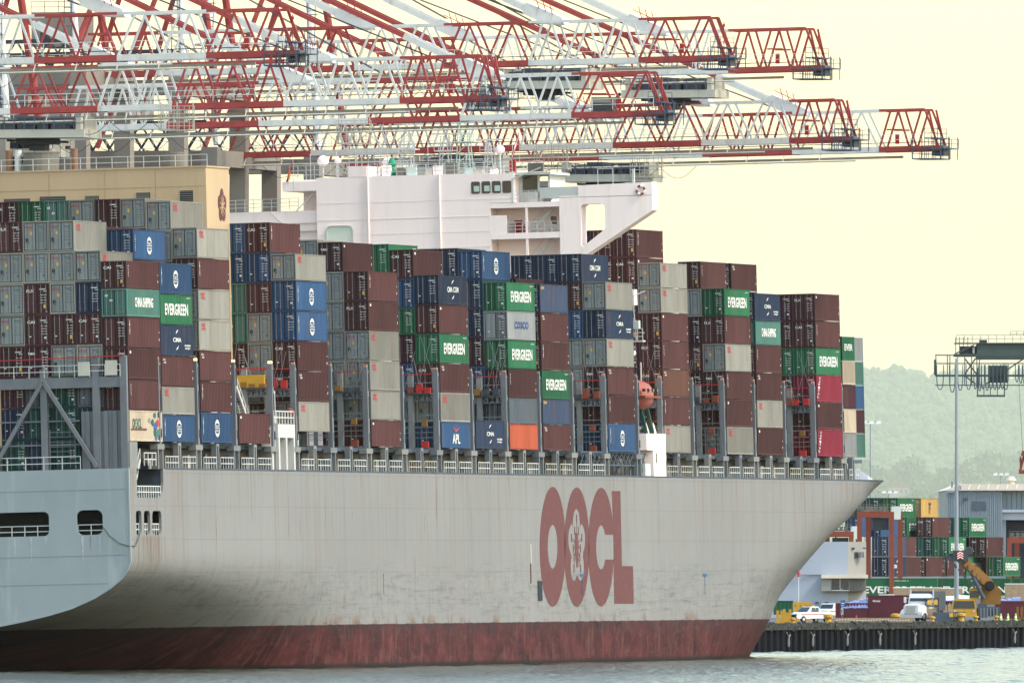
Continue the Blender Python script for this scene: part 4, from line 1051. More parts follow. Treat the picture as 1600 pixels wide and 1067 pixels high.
S(9, 0, 'awbgbn', std=(0,)); S(9, 1, 'BwBmgBb', std=(0, 4)); S(9, 2, 'bbbbbbg', start=4)
S(10, 0, 'N')
S(11, 0, 'oSbgkg', std=(0, 1)); S(11, 1, 'BsBmnnc', std=(0,)); S(11, 2, 'bbbbbbn', start=5); S(11, 3, 'bbbbbbn', start=6); S(11, 4, 'bbbbbbn', start=6)
S(12, 0, 'bsgbbs', std=(0, 1)); S(12, 1, 'bmbbbm', start=2)
S(14, 0, 'cbbwNw'); S(14, 1, 'BbwwBbn'); S(14, 2, 'bbbbbbn', start=5); S(14, 3, 'bbbbbbn', start=6)
S(16, 0, 'wbTbbww', std=(5, 6), dl=.0); S(16, 1, 'bBnmbnbb', dl=.0, start=1); S(16, 2, 'bbbbbbbm', start=6, dl=.0); S(16, 3, 'bbbbbbbn', start=6, dl=.0); S(16, 4, 'bbbbbbbn', start=7, dl=.0)
S(18, 0, 'wbbwbg'); S(18, 1, 'bbmbmwb')
S(19, 0, 'bwbbtN', std=(4,)); S(19, 1, 'bbtbbnb', start=2)
S(21, 0, 'rbrgbb'); S(21, 1, 'rmbgbm'); S(21, 2, 'bbbbbb', start=4)
S(22, 0, 'xWMWe', H=STD, L=6.06, v0=-1.6, dl=.3)
stack(22, 0, 'VMCVX', H=STD, L=6.06, v0=-2.35, dl=8.0, nth=0, tail='last stack before the bow')
# break-water plate forward of the last stack
p = MB(); p.prism([(POST[22] + 14.4, 18.95), (POST[22] + 19.5, 18.95), (POST[22] + 14.4, 25.2)], -44, -4.1, 'x'); p.build('breakwater', 'bluegreydark', SH)
# lashing rods crossed on exposed ends (thin steel, part of the ship's gear)
for (b, r_, z0) in ((7, 0, 27), (9, 0, 27), (11, 0, 27), (14, 0, 27), (16, 0, 27), (18, 0, 27), (21, 0, 27)):
    p = MB(); x = -1.30 - r_ * PITCH; y = POST[b] - .25
    for s in (-1, 1): p.bar((x + s * 1.1, y, z0), (x - s * .6, y, z0 + 5.6), .035)
    p.build('lashing_bar', 'ship_grey_light', SH)
# ================================================================== ship-to-shore cranes on the far quay
GROUPC = 'red and white ship-to-shore cranes behind the ship'
VT, VB = 14.0, -52.0          # boom tip and waterside rail, metres from the ship's side
TILT = math.tan(RAD(1.2))
def solve_l(x, v):
    lo, hi = -200.0, 700.0
    for k in range(50):
        m_ = (lo + hi) / 2; p = MQ @ Vector((v, m_, 0))
        if 800 + F * p.x / p.y > x: hi = m_
        else: lo = m_
    return (lo + hi) / 2
def crane(xt, yb, bands, label, gusset=17.0, trolley=None, legs=True, legw=13.0, house=True, apex=25.0, legm='crane_tan'):
    l = solve_l(xt, VT); p0 = MQ @ Vector((VT, l, 0)); ppm = F / p0.y; zb = zpx(yb, ppm)
    t = thing('ship_to_shore_crane', label, 'crane', MQ @ T(VB, l, GZ), GROUPC)
    out = VT - VB; zr = zb - GZ                      # boom reach, height of lower chord at the tip
    def Z(x): return zr - (out - x) * TILT
    H = 4.15; PAN = 3.9; HW = 1.9
    edges = [0.0] + [(xt - b) / (ppm * CA) for b in bands]
    while edges[-1] < out + 2: edges.append(edges[-1] + 11.3)
    for i in range(len(edges) - 1):
        a, b = edges[i], min(edges[i + 1], out + 1)
        if a >= b: break
        col = 'crane_red' if i % 2 == 0 else 'crane_white'
        s = MB(); xa, xb = out - a, out - b
        for y in (-HW, HW):
            s.bar((xa, y, Z(xa)), (xb, y, Z(xb)), .45, .58)
            xt_ = xa if i else out - 1.7
            s.bar((xt_, y, Z(xt_) + H), (xb, y, Z(xb) + H), .24, .26)
            n = max(1, round((xa - xb) / PAN)); st = (xa - xb) / n
            for k in range(n):
                u0, u1 = xa - k * st, xa - (k + 1) * st; um = (u0 + u1) / 2
                if i == 0 and k == 0: u0 -= .3; um = max(um, u1 + 1.2)
                s.bar((u0, y, Z(u0)), (um + .4, y, Z(um) + H), .20); s.bar((um - .4, y, Z(um) + H), (u1, y, Z(u1)), .20)
                if k == 1 and i == 0: s.bar((um - st * .25, y, Z(um) + H * .5), (um + st * .25, y, Z(um) + H * .5), .16)
            if i == 0: s.bar((out - 1.7, y, Z(out) + H), (out - .1, y, Z(out)), .2)
        for k in range(max(1, round((xa - xb) / PAN)) + 1):
            u = xa - (xa - xb) * k / max(1, round((xa - xb) / PAN)); s.bar((u, -HW, Z(u) - .1), (u, HW, Z(u) - .1), .2)
            if k % 2 == 1: s.bar((u, -HW, Z(u) + H), (u, HW, Z(u) + H), .14)
        s.build('boom_section', col, t)
    # walkway rails and service tubes
    s = MB()
    for y in (-HW - .6,):
        rail(s, (2, y, Z(2) + .4), (out - 1, y, Z(out) + .4), 1.1, 2, 2.1, .055)
    s.build('boom_railing', 'crane_white', t)
    s = MB(); s.bar((0, -HW - .9, Z(0) - 1.15), (out - 9, -HW - .9, Z(out - 9) - 1.15), .20, .20, 6)
    for k in range(14):
        u = 1 + k * (out - 10) / 14; s.bar((u, -HW - .9, Z(u) - 1.1), (u, -HW, Z(u) - .3), .08)
    s.bar((0, HW + .7, Z(0) - .75), (out - 5, HW + .7, Z(out - 5) - .75), .26)
    s.build('festoon_rail', 'crane_cream', t)
    s = MB()      # electric cable hung in loops below the service tube
    nl_ = 9; x1_ = out * .60
    for k in range(nl_):
        ua = 3 + k * (x1_ - 3) / nl_; ub_ = 3 + (k + 1) * (x1_ - 3) / nl_
        s.tube([Vector((ua + (ub_ - ua) * q / 8, -HW - 1.0, Z(ua) - 1.2 - 1.3 * math.sin(math.pi * q / 8))) for q in range(9)], .05, 4)
    s.build('festoon_cable', 'crane_dark', t)
    s = MB()      # hoist ropes running along the boom
    for y in (-.7, .7): s.bar((0, y, Z(0) + .7), (out - 1, y, Z(out) + .7), .045)
    s.build('trolley_rope', 'crane_dark', t)
    # tip platform
    s = MB(); u = out - .4
    for (x0, x1, z) in ((u - 2.6, u + .6, -1.2), (u - .8, u + 1.5, -.1), (u - 1.2, u + .2, 1.0)):
        s.box(x0, x1, -2.3, 2.3, Z(u) + z, Z(u) + z + .12)
        for y in (-2.3, 2.3): rail(s, (x0, y, Z(u) + z + .1), (x1, y, Z(u) + z + .1), 1.0, 2, .8, .055)
    for x in (u - 2.5, u - 1.2, u - .4, u + .5, u + 1.4):
        s.bar((x, -2.3, Z(u) - 1.2), (x, -2.3, Z(u) + 1.2), .08); s.bar((x, 2.3, Z(u) - 1.2), (x, 2.3, Z(u) + 1.2), .08)
    s.box(u - .6, u + .6, -1.2, 1.2, Z(u) - .8, Z(u) + .3)
    s.build('tip_platform', 'crane_blue', t)
    s = MB(); s.box(u - 4.4, u - 4.0, -2.4, -2.1, Z(u) + .45, Z(u) + 1.5); s.bar((u + .2, -2.3, Z(u) + 1.3), (u + .2, -2.3, Z(u) + 3.6), .07); s.box(u + .1, u + .3, -2.4, -2.2, Z(u) + 3.1, Z(u) + 3.4)
    s.build('warning_light', 'rail_red', t)
    # forestays: banded plates up to the apex
    ax, az = -4.0, Z(-4) + H + apex
    def stay(xg, name, slope=None):
        zg = Z(xg) + H + .1; a = Vector((xg, 0, zg)); b = Vector((ax, 0, az if slope is None else zg + slope * (xg - ax))); L = (b - a).length; d = (b - a) / L
        bands_ = [0, 9.5, 31, 42, L]
        for y in (-1.0, 1.0):
            for q in range(4):
                if bands_[q] >= L: break
                p = a + d * bands_[q]; r_ = a + d * min(L, bands_[q + 1])
                s = MB(); hh = .62 if q == 0 else .46
                s.bar((p.x, y, p.z), (r_.x, y, r_.z), .28, hh); s.build(name, 'crane_white' if q % 2 == 0 else 'crane_red', t)
        s = MB(); s.prism([(xg + 1.4, zg - .4), (xg + 1.1, zg + .35), (xg - 2.6, zg + 1.9), (xg - 3.0, zg + .75), (xg - .5, zg - .4)], -1.3, 1.3); s.build('stay_gusset', 'crane_white', t)
        s = MB()
        for k in range(3): s.bar((xg + .2 - k * .7, -1.4, zg + .6 + k * .3), (xg - .2 - k * .7, -1.4, zg + 2.0 + k * .3), .07)
        s.bar((xg + .4, -1.4, zg + 1.1), (xg - 2.2, -1.4, zg + 2.3), .07); s.build('gusset_handrail', 'rail_red', t)
    stay(out - gusset, 'forestay'); stay(out * .42, 'inner_forestay', .47)
    s = MB()
    for y in (-.5, .5):
        s.bar((out - gusset - 3, y, Z(out) + H + .4), (ax, y, az - 4), .09, .09, 5); s.bar((out * .55, y, Z(out) + H), (ax, y, az - 1.5), .09, .09, 5)
    s.build('hoist_rope', 'crane_dark', t)
    if legs:
        # pylon
        for y in (-6.5, 6.5):
            s = MB(); s.bar((-1, y, Z(0) + 1), (ax, y * .25, az), .8, .8, 8); s.build('pylon_leg', 'crane_white' if y < 0 else 'crane_red', t)
            s = MB(); s.bar((-14, y, Z(-14) + 1), (ax, y * .25, az - .5), .55, .55, 8); s.build('pylon_backstay', 'crane_red', t)
        s = MB(); s.box(ax - 1.6, ax + 1.6, -2.4, 2.4, az - .7, az + .7); rail(s, (ax - 1.8, -2.6, az + .7), (ax + 1.8, -2.6, az + .7), 1.1, 2, .7, .06); s.build('pylon_head', 'crane_blue', t)
        s = MB()
        for k in range(24): s.bar((-2.3, -6.9 + k * .06, Z(0) + 2 + k * .95), (-1.5, -6.9 + k * .06, Z(0) + 2 + k * .95), .07)
        s.bar((-2.3, -6.9, Z(0) + 2), (-2.3, -5.5, Z(0) + 25), .08); s.bar((-1.5, -6.9, Z(0) + 2), (-1.5, -5.5, Z(0) + 25), .08)
        for k in range(7): s.box(-2.6, -1.2, -7.4 + k * .2, -6.6 + k * .2, Z(0) + 3 + k * 3.2, Z(0) + 3.08 + k * 3.2)
        s.build('caged_ladder', 'crane_blue', t)
        for x in (0.0, -30.0):
            for y in (-legw, legw):
                s = MB(); s.box(x - .85, x + .85, y - .85, y + .85, 1.2, Z(x) + .6); s.build('leg', legm, t)
                s = MB(); s.box(x - 1.2, x + 1.2, y - 3.4, y + 3.4, .0, 1.2); s.build('bogie', 'crane_dark', t)
            s = MB(); s.box(x - .8, x + .8, -legw + .86, legw - .86, Z(x) - 1.4, Z(x) + .3); s.build('portal_beam', legm, t)
        for y in (-legw, legw):
            s = MB(); s.box(-29.1, -.86, y - .6, y + .6, 12, 13.8); s.build('sill_beam', legm, t)
            s = MB(); s.bar((-1, y, 14), (-29, y, Z(-30) - 3), .8, .8, 8); s.build('diagonal_brace', legm, t)
        for y in (-2.6, 2.6):
            s = MB(); s.box(-54, -1.0, y - .5, y + .5, Z(-20) - .6, Z(-20) + .9); s.build('back_girder', 'crane_tan', t)
        s = MB()
        for k in range(14):
            u = -3 - k * 3.5
            for y in (-3.2, 3.2): s.bar((u, y, Z(u) + .9), (u - 1.75, y, Z(u) + 3.6), .18); s.bar((u - 1.75, y, Z(u) + 3.6), (u - 3.5, y, Z(u) + .9), .18)
        for y in (-3.2, 3.2): s.bar((-3, y, Z(0) + 3.6), (-52, y, Z(-52) + 3.6), .2)
        s.build('back_truss', 'crane_dark', t)
        s = MB(); rail(s, (-52, -3.6, Z(-52) + 1), (-1, -3.6, Z(-1) + 1), 1.1, 2, 2.5, .06); s.build('back_railing', 'crane_white', t)
        if house:
            ha, hb_ = house if isinstance(house, tuple) else (-36, -22)
            s = MB(); s.box(ha, hb_, -4.5, 4.5, Z(-30) + 4.6, Z(-30) + 8.2); h_ = s.build('machinery_house', 'crane_tan', t)
            s = MB(); rail(s, (ha, -4.6, Z(-30) + 8.2), (hb_, -4.6, Z(-30) + 8.2), 1.1, 2, 1.5, .06); s.build('roof_railing', 'crane_blue', h_)
            s = MB(); s.box(ha + 1, ha + 2, -4.6, -4.5, Z(-30) + 4.8, Z(-30) + 6.6); s.build('house_door', 'crane_dark', h_)
    if trolley is not None:
        for u in (trolley if isinstance(trolley, (list, tuple)) else [trolley]):
            z = Z(u) - 1.0
            s = MB(); s.box(u - 5, u + 5, -3.4, 3.4, z - 1.7, z - .9); s.box(u - 4.6, u - 4.1, -3.2, 3.2, z - .9, z + .4); s.box(u + 4.1, u + 4.6, -3.2, 3.2, z - .9, z + .4); tr_ = s.build('trolley', 'crane_cream', t)
            for (a_, b_, hh_) in ((-3.6, -2.2, .9), (-1.9, -.2, 1.3), (.1, 1.2, .7), (1.5, 3.4, 1.1)):
                s = MB(); s.box(u + a_, u + b_, -2.8, 2.8, z - .88, z - .88 + hh_); s.bar((u + a_ + .4, -2.9, z - .4), (u + a_ + .4, 2.9, z - .4), .5, .5, 8); s.build('hoist_machinery', 'crane_dark', tr_)
            s = MB(); s.box(u - 2.4, u + 1.4, -1.3, 1.3, z - 2.3, z - 1.75); s.box(u - 1.2, u + .4, -.9, .9, z - 2.9, z - 2.31); s.bar((u - 3.4, -1, z - 1.9), (u + 2.8, -1, z - 2.1), .22); s.build('headblock', 'crane_dark', tr_)
            s = MB(); rail(s, (u - 5, -3.5, z - .9), (u + 5, -3.5, z - .9), 1.2, 2, 1.0, .07); s.build('trolley_railing', 'crane_blue', tr_)
            s = MB(); s.box(u - 8.2, u - 5.6, -3.3, -.8, z - 3.8, z - 1.6); c_ = s.build('operator_cab', 'crane_tan', t)
            s = MB(); s.box(u - 8.0, u - 5.8, -3.36, -3.3, z - 3.4, z - 2.2); s.box(u - 5.6, u - 5.55, -3.1, -1.0, z - 3.5, z - 2.0); s.build('cab_window', 'glass_dark', c_)
            s = MB(); s.bar((u - 5.4, -2, z - 1.2), (u - 7.5, -2, z - 3.8), .3); s.build('cab_bracket', 'crane_dark', c_)
            if u > 28: continue
            s = MB()
            for dx, dy in ((-2.2, -1.5), (-1.2, 1.2), (.4, -1.5), (1.4, 1.2)): s.bar((u + dx, dy, z - 2.4), (u + dx, dy, z - 17), .05)
            s.build('fall_rope', 'crane_dark', tr_)
    # small maintenance platform under the boom (pale)
    u = out * .52; s = MB()
    for z in (-2.4, -1.2):
        s.box(u - 1.8, u + 1.8, -3.6, -1.9, Z(u) + z, Z(u) + z + .1); rail(s, (u - 1.8, -3.6, Z(u) + z + .1), (u + 1.8, -3.6, Z(u) + z + .1), 1.1, 3, .5, .06)
    for x in (u - 1.6, u, u + 1.6): s.bar((x, -3.4, Z(u) - 2.4), (x, -3.4, Z(u) + .4), .1)
    s.build('service_basket', 'crane_cream', t)
    return t
crane(1475, 232, [1380, 1245, 1105], 'low-boom crane whose tip reaches furthest right of all', 16.0, [29.5])
crane(1335, 218, [1240, 1103, 965, 820], 'low-boom crane with the second furthest right tip', 16.5, [24.0])
crane(1045, 177, [900, 726, 582, 410, 265, 110], 'low-boom crane whose tip stops above the bridge wing', 18.5, [-2.0])
crane(785, 154, [632, 450, 275, 158, 20], 'lowest-left boom crane, tip above the middle of the white deckhouse', 18.0, [20.0], legs=False)
crane(1142, 91, [1005, 833, 700, 560, 420], 'higher-boom crane with tip left of the topmost right tip', 18.5, [47.0], legw=9)
crane(1290, 107, [1145, 1000, 865, 720], 'high crane whose boom tip is the right one of the upper pair', 18.0, [50.0], house=(-18.0, -13.6))
crane(470, 84, [330, 190, 60], 'nearest high crane, its boom crossing the upper left corner only', 18.0, None, legs=False)

# ================================================================== grey gantry crane at the right edge
gt = thing('gantry_crane', 'dark grey gantry crane end with cable loops above the wooded hill', 'crane', T(px(1600, 12.0, 0)))
def gx(x): return (x - 1600) / 12.0
def gz(y): return zpx(y, 12.0)
s = MB(); s.box(gx(1526), gx(1720), -.6, .6, gz(562), gz(537)); s.build('main_girder', 'gantry_grey', gt)
s = MB(); s.box(gx(1526), gx(1720), 4.4, 5.6, gz(561), gz(538)); s.build('main_girder', 'gantry_grey', gt)
s = MB(); s.box(gx(1492), gx(1720), -.9, 5.9, gz(537), gz(535.5)); rail(s, (gx(1494), -.9, gz(535)), (gx(1620), -.9, gz(535)), .95, 2, 1.0, .05); rail(s, (gx(1578), -.9, gz(525)), (gx(1620), -.9, gz(525)), .6, 2, 1.0, .05)
s.build('top_walkway', 'gantry_grey', gt)
s = MB()
for y_ in (555, 568, 587, 602): s.bar((gx(1461), -1.2, gz(y_)), (gx(1640), -1.2, gz(y_)), .14 if y_ != 587 else .26)
for x in (1462, 1480, 1484, 1496, 1507, 1518, 1526, 1530): s.bar((gx(x), -1.2, gz(555)), (gx(x), -1.2, gz(602 if x > 1480 else 587)), .12)
for (a, b) in (((1492, 553), (1522, 539)), ((1507, 585), (1524, 560)), ((1507, 587), (1524, 600)), ((1540, 600), (1600, 560)), ((1507, 560), (1526, 585))): s.bar((gx(a[0]), -1.1, gz(a[1])), (gx(b[0]), -1.1, gz(b[1])), .18)
for x in (1493, 1499, 1505, 1512): s.bar((gx(x), -.9, gz(527)), (gx(x), -.9, gz(553)), .09)
s.box(gx(1459), gx(1463), -1.4, -1.0, gz(586), gz(562)); s.box(gx(1491), gx(1526), -1, 5, gz(557), gz(553)); s.build('maintenance_frame', 'gantry_grey', gt)
s = MB()
for x in (1527, 1569): s.bar((gx(x), -1.5, gz(619)), (gx(x), -1.5, gz(575)), .16)
for x in (1537, 1547, 1558): s.bar((gx(x), -1.5, gz(618)), (gx(x), -1.5, gz(604)), .1)
s.box(gx(1526), gx(1570), -1.7, .4, gz(620), gz(617)); s.bar((gx(1526), -1.5, gz(605)), (gx(1570), -1.5, gz(605)), .1); s.build('hanging_platform', 'gantry_grey', gt)
s = MB(); s.box(gx(1544), gx(1574), -.9, .9, gz(598), gz(571)); s.build('trolley_house', 'gantry_grey', gt)
for i, x in enumerate((1463, 1483, 1496, 1509, 1521, 1528, 1533, 1539, 1545, 1551, 1557, 1563, 1568, 1586, 1592, 1598)):
    w_ = (1478 - 1467, 9, 8, 8, 5, 5, 5, 6, 6, 6, 6, 6, 7, 5, 5, 6)[i] ; d_ = (609, 613, 610, 609, 608, 611, 608, 610, 608, 609, 608, 608, 609, 597, 599, 601)[i]
    pts = [Vector((gx(x + w_ * (.5 - .5 * math.cos(math.pi * k / 10))), -1.5 - .05 * (i % 3), gz(570 + (d_ - 570) * math.sin(math.pi * k / 10) ** .45))) for k in range(11)]
    s = MB(); s.tube(pts, .13, 5); s.build('cable_loop', 'bluegreydark', gt)
s = MB(); s.box(gx(1500), gx(1526), .2, 1.4, gz(553), gz(541)); s.box(gx(1530), gx(1542), -.6, .6, gz(537), gz(531)); s.build('end_gear', 'crane_dark', gt)
s = MB(); s.box(gx(1519.5), gx(1523), -.4, .2, gz(552), gz(543)); s.build('limit_box', 'crane_cream', gt)
s = MB(); s.bar((gx(1592), 0, gz(598)), (gx(1598), 0, gz(705)), .05); s.build('hoist_rope', 'crane_dark', gt)
s = MB(); s.box(gx(1700), gx(1712), -.7, .7, GZ, gz(562)); s.box(gx(1700), gx(1712), 4.3, 5.7, GZ, gz(562)); s.build('leg', 'gantry_grey', gt)
sp = thing('hoist_spreader', 'rusty red spreader hanging on a rope at the right edge', 'spreader', T(px(1600, 12.0, 0)))
s = MB(); s.prism([(gx(1597), gz(704)), (gx(1606), gz(704)), (gx(1608), gz(712)), (gx(1595), gz(712))], -1, 1); s.build('headblock', 'straddle_orange', sp)
s = MB(); s.box(gx(1593.5), gx(1595.5), -1, 1, gz(736), gz(713)); s.box(gx(1592), gx(1610), -1.2, 1.2, gz(740), gz(734)); s.bar((gx(1594), 0, gz(735)), (gx(1600), 0, gz(712)), .3); s.build('spreader_frame', 'straddle_orange', sp)
s = MB(); s.box(gx(1593), gx(1596), -.8, .8, gz(722), gz(716)); s.build('motor', 'crane_dark', sp)
# ================================================================== quay on the right
mat('quay_cap', (0.030, 0.030, 0.027), 0.9, 0, 0.6, 1.2, (0.22, 0.21, 0.16), 0.7, 1.0)
qd = (P1 - P0).normalized(); QL = (P2 - P0).length
qn = Vector((qd.y, -qd.x, 0))              # towards the water and the camera
QM = Matrix.Translation(P0) @ Matrix(((qn.x, qd.x, 0, 0), (qn.y, qd.y, 0, 0), (0, 0, 1, 0), (0, 0, 0, 1)))   # x to the water, y along
qt = thing('quay_wall', 'dark sheet-pile quay wall with rubble-strewn edge right of the bow', 'quay wall', QM)
VIS = 190.0
n = int(VIS / 2.6); pm = MB(); pm.prism([(-.55, 0), (.0, .45), (0, 1.55), (-.55, 2.0)], -3.0, GZ - .75, 'z'); pme = pm.mesh('pile', 'pile_dark')
for i in range(n + 6): link('pile', pme, qt, (.3, -12 + i * 2.6, 0))
s = MB(); s.box(-1.2, -.2, -20, QL, -5, GZ - .02); s.build('backing_wall', 'pile_dark', qt)
s = MB(); s.box(-1.6, .5, -20, QL, GZ - .75, GZ + .02); s.build('cap_beam', 'quay_cap', qt)
s = MB(); rg = random.Random(4)
for i in range(900):
    y = -15 + rg.random() * (VIS + 20); a = .08 + rg.random() ** 2 * .22; x = .55 - rg.random() * .5
    s.lathe([(a * .6, -a * .5), (a, 0), (a * .5, a * .6)], (x, y, GZ - .85 + rg.random() * .95), 5)
o = s.build('edge_rubble', 'rubble', qt); o['kind'] = 'stuff'
for i, x in enumerate((1220, 1258, 1312, 1363, 1418, 1574)):
    lo, hi = 0., 200.
    for k in range(40):
        m_ = (lo + hi) / 2; p = QM @ Vector((0, m_, 0))
        if 800 + F * p.x / p.y > x: hi = m_
        else: lo = m_
    s = MB(); pts = [Vector((.7, lo + .6 * math.sin(t * .5) + 1.6 * t / 12, GZ - 1.0 - .22 * (t if t < 7 else 13 - t) * 1.2)) for t in range(13)]
    s.tube(pts, .16, 5); s.build('mooring_chain', 'ship_grey_light', qt)
def qpos(x, back=0.0):
    lo, hi = -60., 700.
    for k in range(50):
        m_ = (lo + hi) / 2; p = QM @ Vector((-back, m_, 0))
        if 800 + F * p.x / p.y > x: hi = m_
        else: lo = m_
    p = QM @ Vector((-back, lo, GZ)); return p, F / p.y
# bollards
for i, x in enumerate((1239, 1294, 1399, 1457, 1502, 1525, 1557)):
    big = i in (1, 2, 4)
    p, _ = qpos(x, 1.0)
    b = thing('quay_bollard', f'{"tall" if big else "low"} yellow mooring bollard, {NTH[i]} from the left along the quay edge', 'bollard', T(p), 'yellow bollards on the quay edge')
    s = MB(); k = 1.0 if big else .62
    s.lathe([(.42 * k, 0), (.36 * k, .1), (.30 * k, .5 * k)], (0, 0, 0), 10); s.build('post', 'yellow', b)
    s = MB(); s.lathe([(.32 * k, .5 * k), (.55 * k, .62 * k), (.52 * k, .9 * k), (.2 * k, 1.0 * k)], (0, 0, 0), 10); s.build('cap', 'yellow', b)
# timber kerb with tape
p, ppm = qpos(1350, 2.2); kb = thing('timber_kerb', 'long brown timber beam lying on the quay behind the bollards', 'timber beam', T(p))
s = MB(); s.box(-4.2, 5.6, -.2, .3, 0, .5); s.build('beam', 'wood', kb)
s = MB()
for k in range(26): s.box(-3.2 + k * .33, -3.05 + k * .33, -.26, -.21, .20 + .06 * math.sin(k * .5), .28 + .06 * math.sin(k * .5))
s.build('barrier_tape', 'tarp_white', kb)
# generic parts for vehicles (x forward, y left, z up)
def wheel(t, x, y, r, w=.26):
    s = MB(); s.lathe([(r * .72, -w / 2), (r, -w / 2 + .04), (r, w / 2 - .04), (r * .72, w / 2)], (x, y, r), 16, 'y'); a = s.build('tyre', 'tyre', t)
    s = MB(); s.lathe([(r * .55, -w / 2 - .01), (r * .5, w / 2 + .01)], (x, y, r), 10, 'y'); s.build('rim', 'chrome', a)
def loft(secs, name, m, t, smooth=False):        # secs: list of (x, [(y,z)...]) symmetrical outline
    b = MB(); n = len(secs[0][1])
    for x, o_ in secs: b.v += [(x, y, z) for y, z in o_]
    for i in range(len(secs) - 1):
        for k in range(n): b.f.append((i * n + k, i * n + (k + 1) % n, (i + 1) * n + (k + 1) % n, (i + 1) * n + k))
    b.f.append(tuple(range(n))); b.f.append(tuple((len(secs) - 1) * n + k for k in range(n)))
    return b.build(name, m, t, smooth)
def sec(x, w, z0, z1, r=.12): return (x, [(-w, z0), (w, z0), (w, z1 - r), (w - r, z1), (-w + r, z1), (-w, z1 - r)])
def pickup(x, back, rot, label, van=False):
    p, ppm = qpos(x, back); t = thing('service_van' if van else 'pickup_truck', label, 'van' if van else 'pickup truck', T(p) @ RZ(rot))
    if van:
        loft([sec(-2.3, .92, .45, 1.0), sec(-2.25, .95, .4, 1.75), sec(.9, .95, .4, 1.85), sec(1.3, .95, .4, 1.2), sec(2.3, .9, .42, 1.02), sec(2.4, .85, .45, .8)], 'body', 'vehicle_white', t)
        s = MB(); s.poly([(1.0, -.82, 1.72), (1.0, .82, 1.72), (1.36, .85, 1.22), (1.36, -.85, 1.22)]); s.box(-2.0, .8, -.965, -.955, 1.22, 1.66); s.box(-2.0, .8, .955, .965, 1.22, 1.66); s.build('window', 'glass_dark', t)
    else:
        loft([sec(-2.75, .95, .55, 1.1), sec(-2.7, .98, .5, 1.15), sec(1.0, 1.0, .45, 1.18), sec(1.2, 1.0, .45, 1.2), sec(2.6, .97, .45, 1.1), sec(2.85, .88, .5, .98)], 'body', 'vehicle_white', t)
        loft([sec(-1.0, .93, 1.15, 1.2, .02), sec(-.75, .82, 1.15, 1.82), sec(.45, .82, 1.15, 1.84), sec(1.15, .92, 1.15, 1.2, .02)], 'cab', 'vehicle_white', t)
        s = MB(); s.poly([(.56, -.72, 1.76), (.56, .72, 1.76), (1.17, .84, 1.24), (1.17, -.84, 1.24)])
        for sgn in (-1, 1):
            for (a, b) in ((-.62, -.18), (-.06, .42)): s.poly([(a, sgn * .905, 1.24), (b + .1, sgn * .905, 1.24), (b, sgn * .845, 1.74), (a, sgn * .845, 1.74)])
        s.build('window', 'glass_dark', t)
        s = MB(); s.box(2.80, 2.9, -.8, .8, .62, .9); s.box(2.84, 2.92, -.9, .9, .42, .56); s.build('grille', 'tyre', t)
        for y in (-.78, .78):
            s = MB(); s.box(2.72, 2.87, y - .16, y + .16, .88, 1.02); s.build('headlight', 'chrome', t)
        s = MB(); s.box(-.3, .1, -.55, .55, 1.85, 1.98); s.build('beacon_bar', 'yellow', t)
    s = MB()
    for y in (-1.005, 1.0): s.box(-2.6, 2.2, y, y + .006, .88, .96)
    s.build('side_stripe', 'rail_red', t)
    for xx in (-1.75, 1.85):
        for y in (-.9, .9): wheel(t, xx, y, .38)
    return t
pickup(1265, 5.5, -138, 'white crew-cab pickup with red side stripe and amber beacon on the quay')
vn = pickup(1300, 13, -118, 'white van with red stripe half hidden behind the pickup and the maroon bin', True); vn.matrix_world = T(px(1299, 12.75, GZ)) @ RZ(-118)
# white tractor truck
p, ppm = qpos(1432, 7.0); tk = thing('tractor_truck', 'white conventional semi truck with chrome grille facing the water', 'truck', T(p) @ RZ(-106) @ Matrix.Scale(1.13, 4))
loft([sec(-.9, .95, .9, 1.6), sec(1.7, .85, .8, 1.75), sec(2.2, .8, .8, 1.68)], 'bonnet', 'vehicle_white', tk)
loft([sec(-2.4, 1.1, .9, 2.75), sec(-1.2, 1.1, .9, 2.85), sec(-.75, 1.08, .9, 2.0)], 'cab', 'vehicle_white', tk)
s = MB(); s.poly([(-1.14, -.9, 2.66), (-1.14, .9, 2.66), (-.73, .95, 2.06), (-.73, -.95, 2.06)]); s.box(-2.2, -1.4, -1.115, -1.105, 1.9, 2.5); s.build('window', 'glass_dark', tk)
s = MB(); s.box(2.2, 2.3, -.5, .5, .75, 1.6)
for k in range(7): s.box(2.3, 2.34, -.46 + k * .14, -.4 + k * .14, .78, 1.57)
s.build('grille', 'chrome', tk)
for y in (-1, 1):
    loft([(x_, [(y * .72, .75 + a), (y * 1.22, .6 + a), (y * 1.22, .85 + a), (y * .95, 1.1 + a), (y * .72, 1.15 + a), (y * .7, 1.0 + a)]) for x_, a in ((.2, -.1), (.7, .25), (1.5, .25), (2.25, -.1))], 'fender', 'vehicle_white', tk)
    s = MB(); s.box(2.1, 2.22, y * 1.0 - .17, y * 1.0 + .17, .78, .98); s.build('headlight', 'chrome', tk)
    s = MB(); s.bar((-2.2, y * 1.22, .9), (-2.2, y * 1.22, 3.3), .16, .16, 8); s.build('exhaust_stack', 'chrome', tk)
    s = MB(); s.box(-.9, -.75, y * 1.45 - .12, y * 1.45 + .12, 1.9, 2.5); s.bar((-.8, y * 1.1, 2.4), (-.8, y * 1.45, 2.4), .05); s.build('mirror', 'vehicle_white', tk)
    wheel(tk, 1.1, y * .95, .5, .3); wheel(tk, -4.2, y * .95, .5, .5)
s = MB(); s.box(2.25, 2.42, -1.2, 1.2, .35, .72); s.build('bumper', 'chrome', tk)
s = MB(); s.box(-7.5, -2.45, -1.15, 1.15, 1.1, 3.1); s.box(-7.5, 1.8, -.45, .45, .6, .85); s.build('dump_body', 'crane_dark', tk)
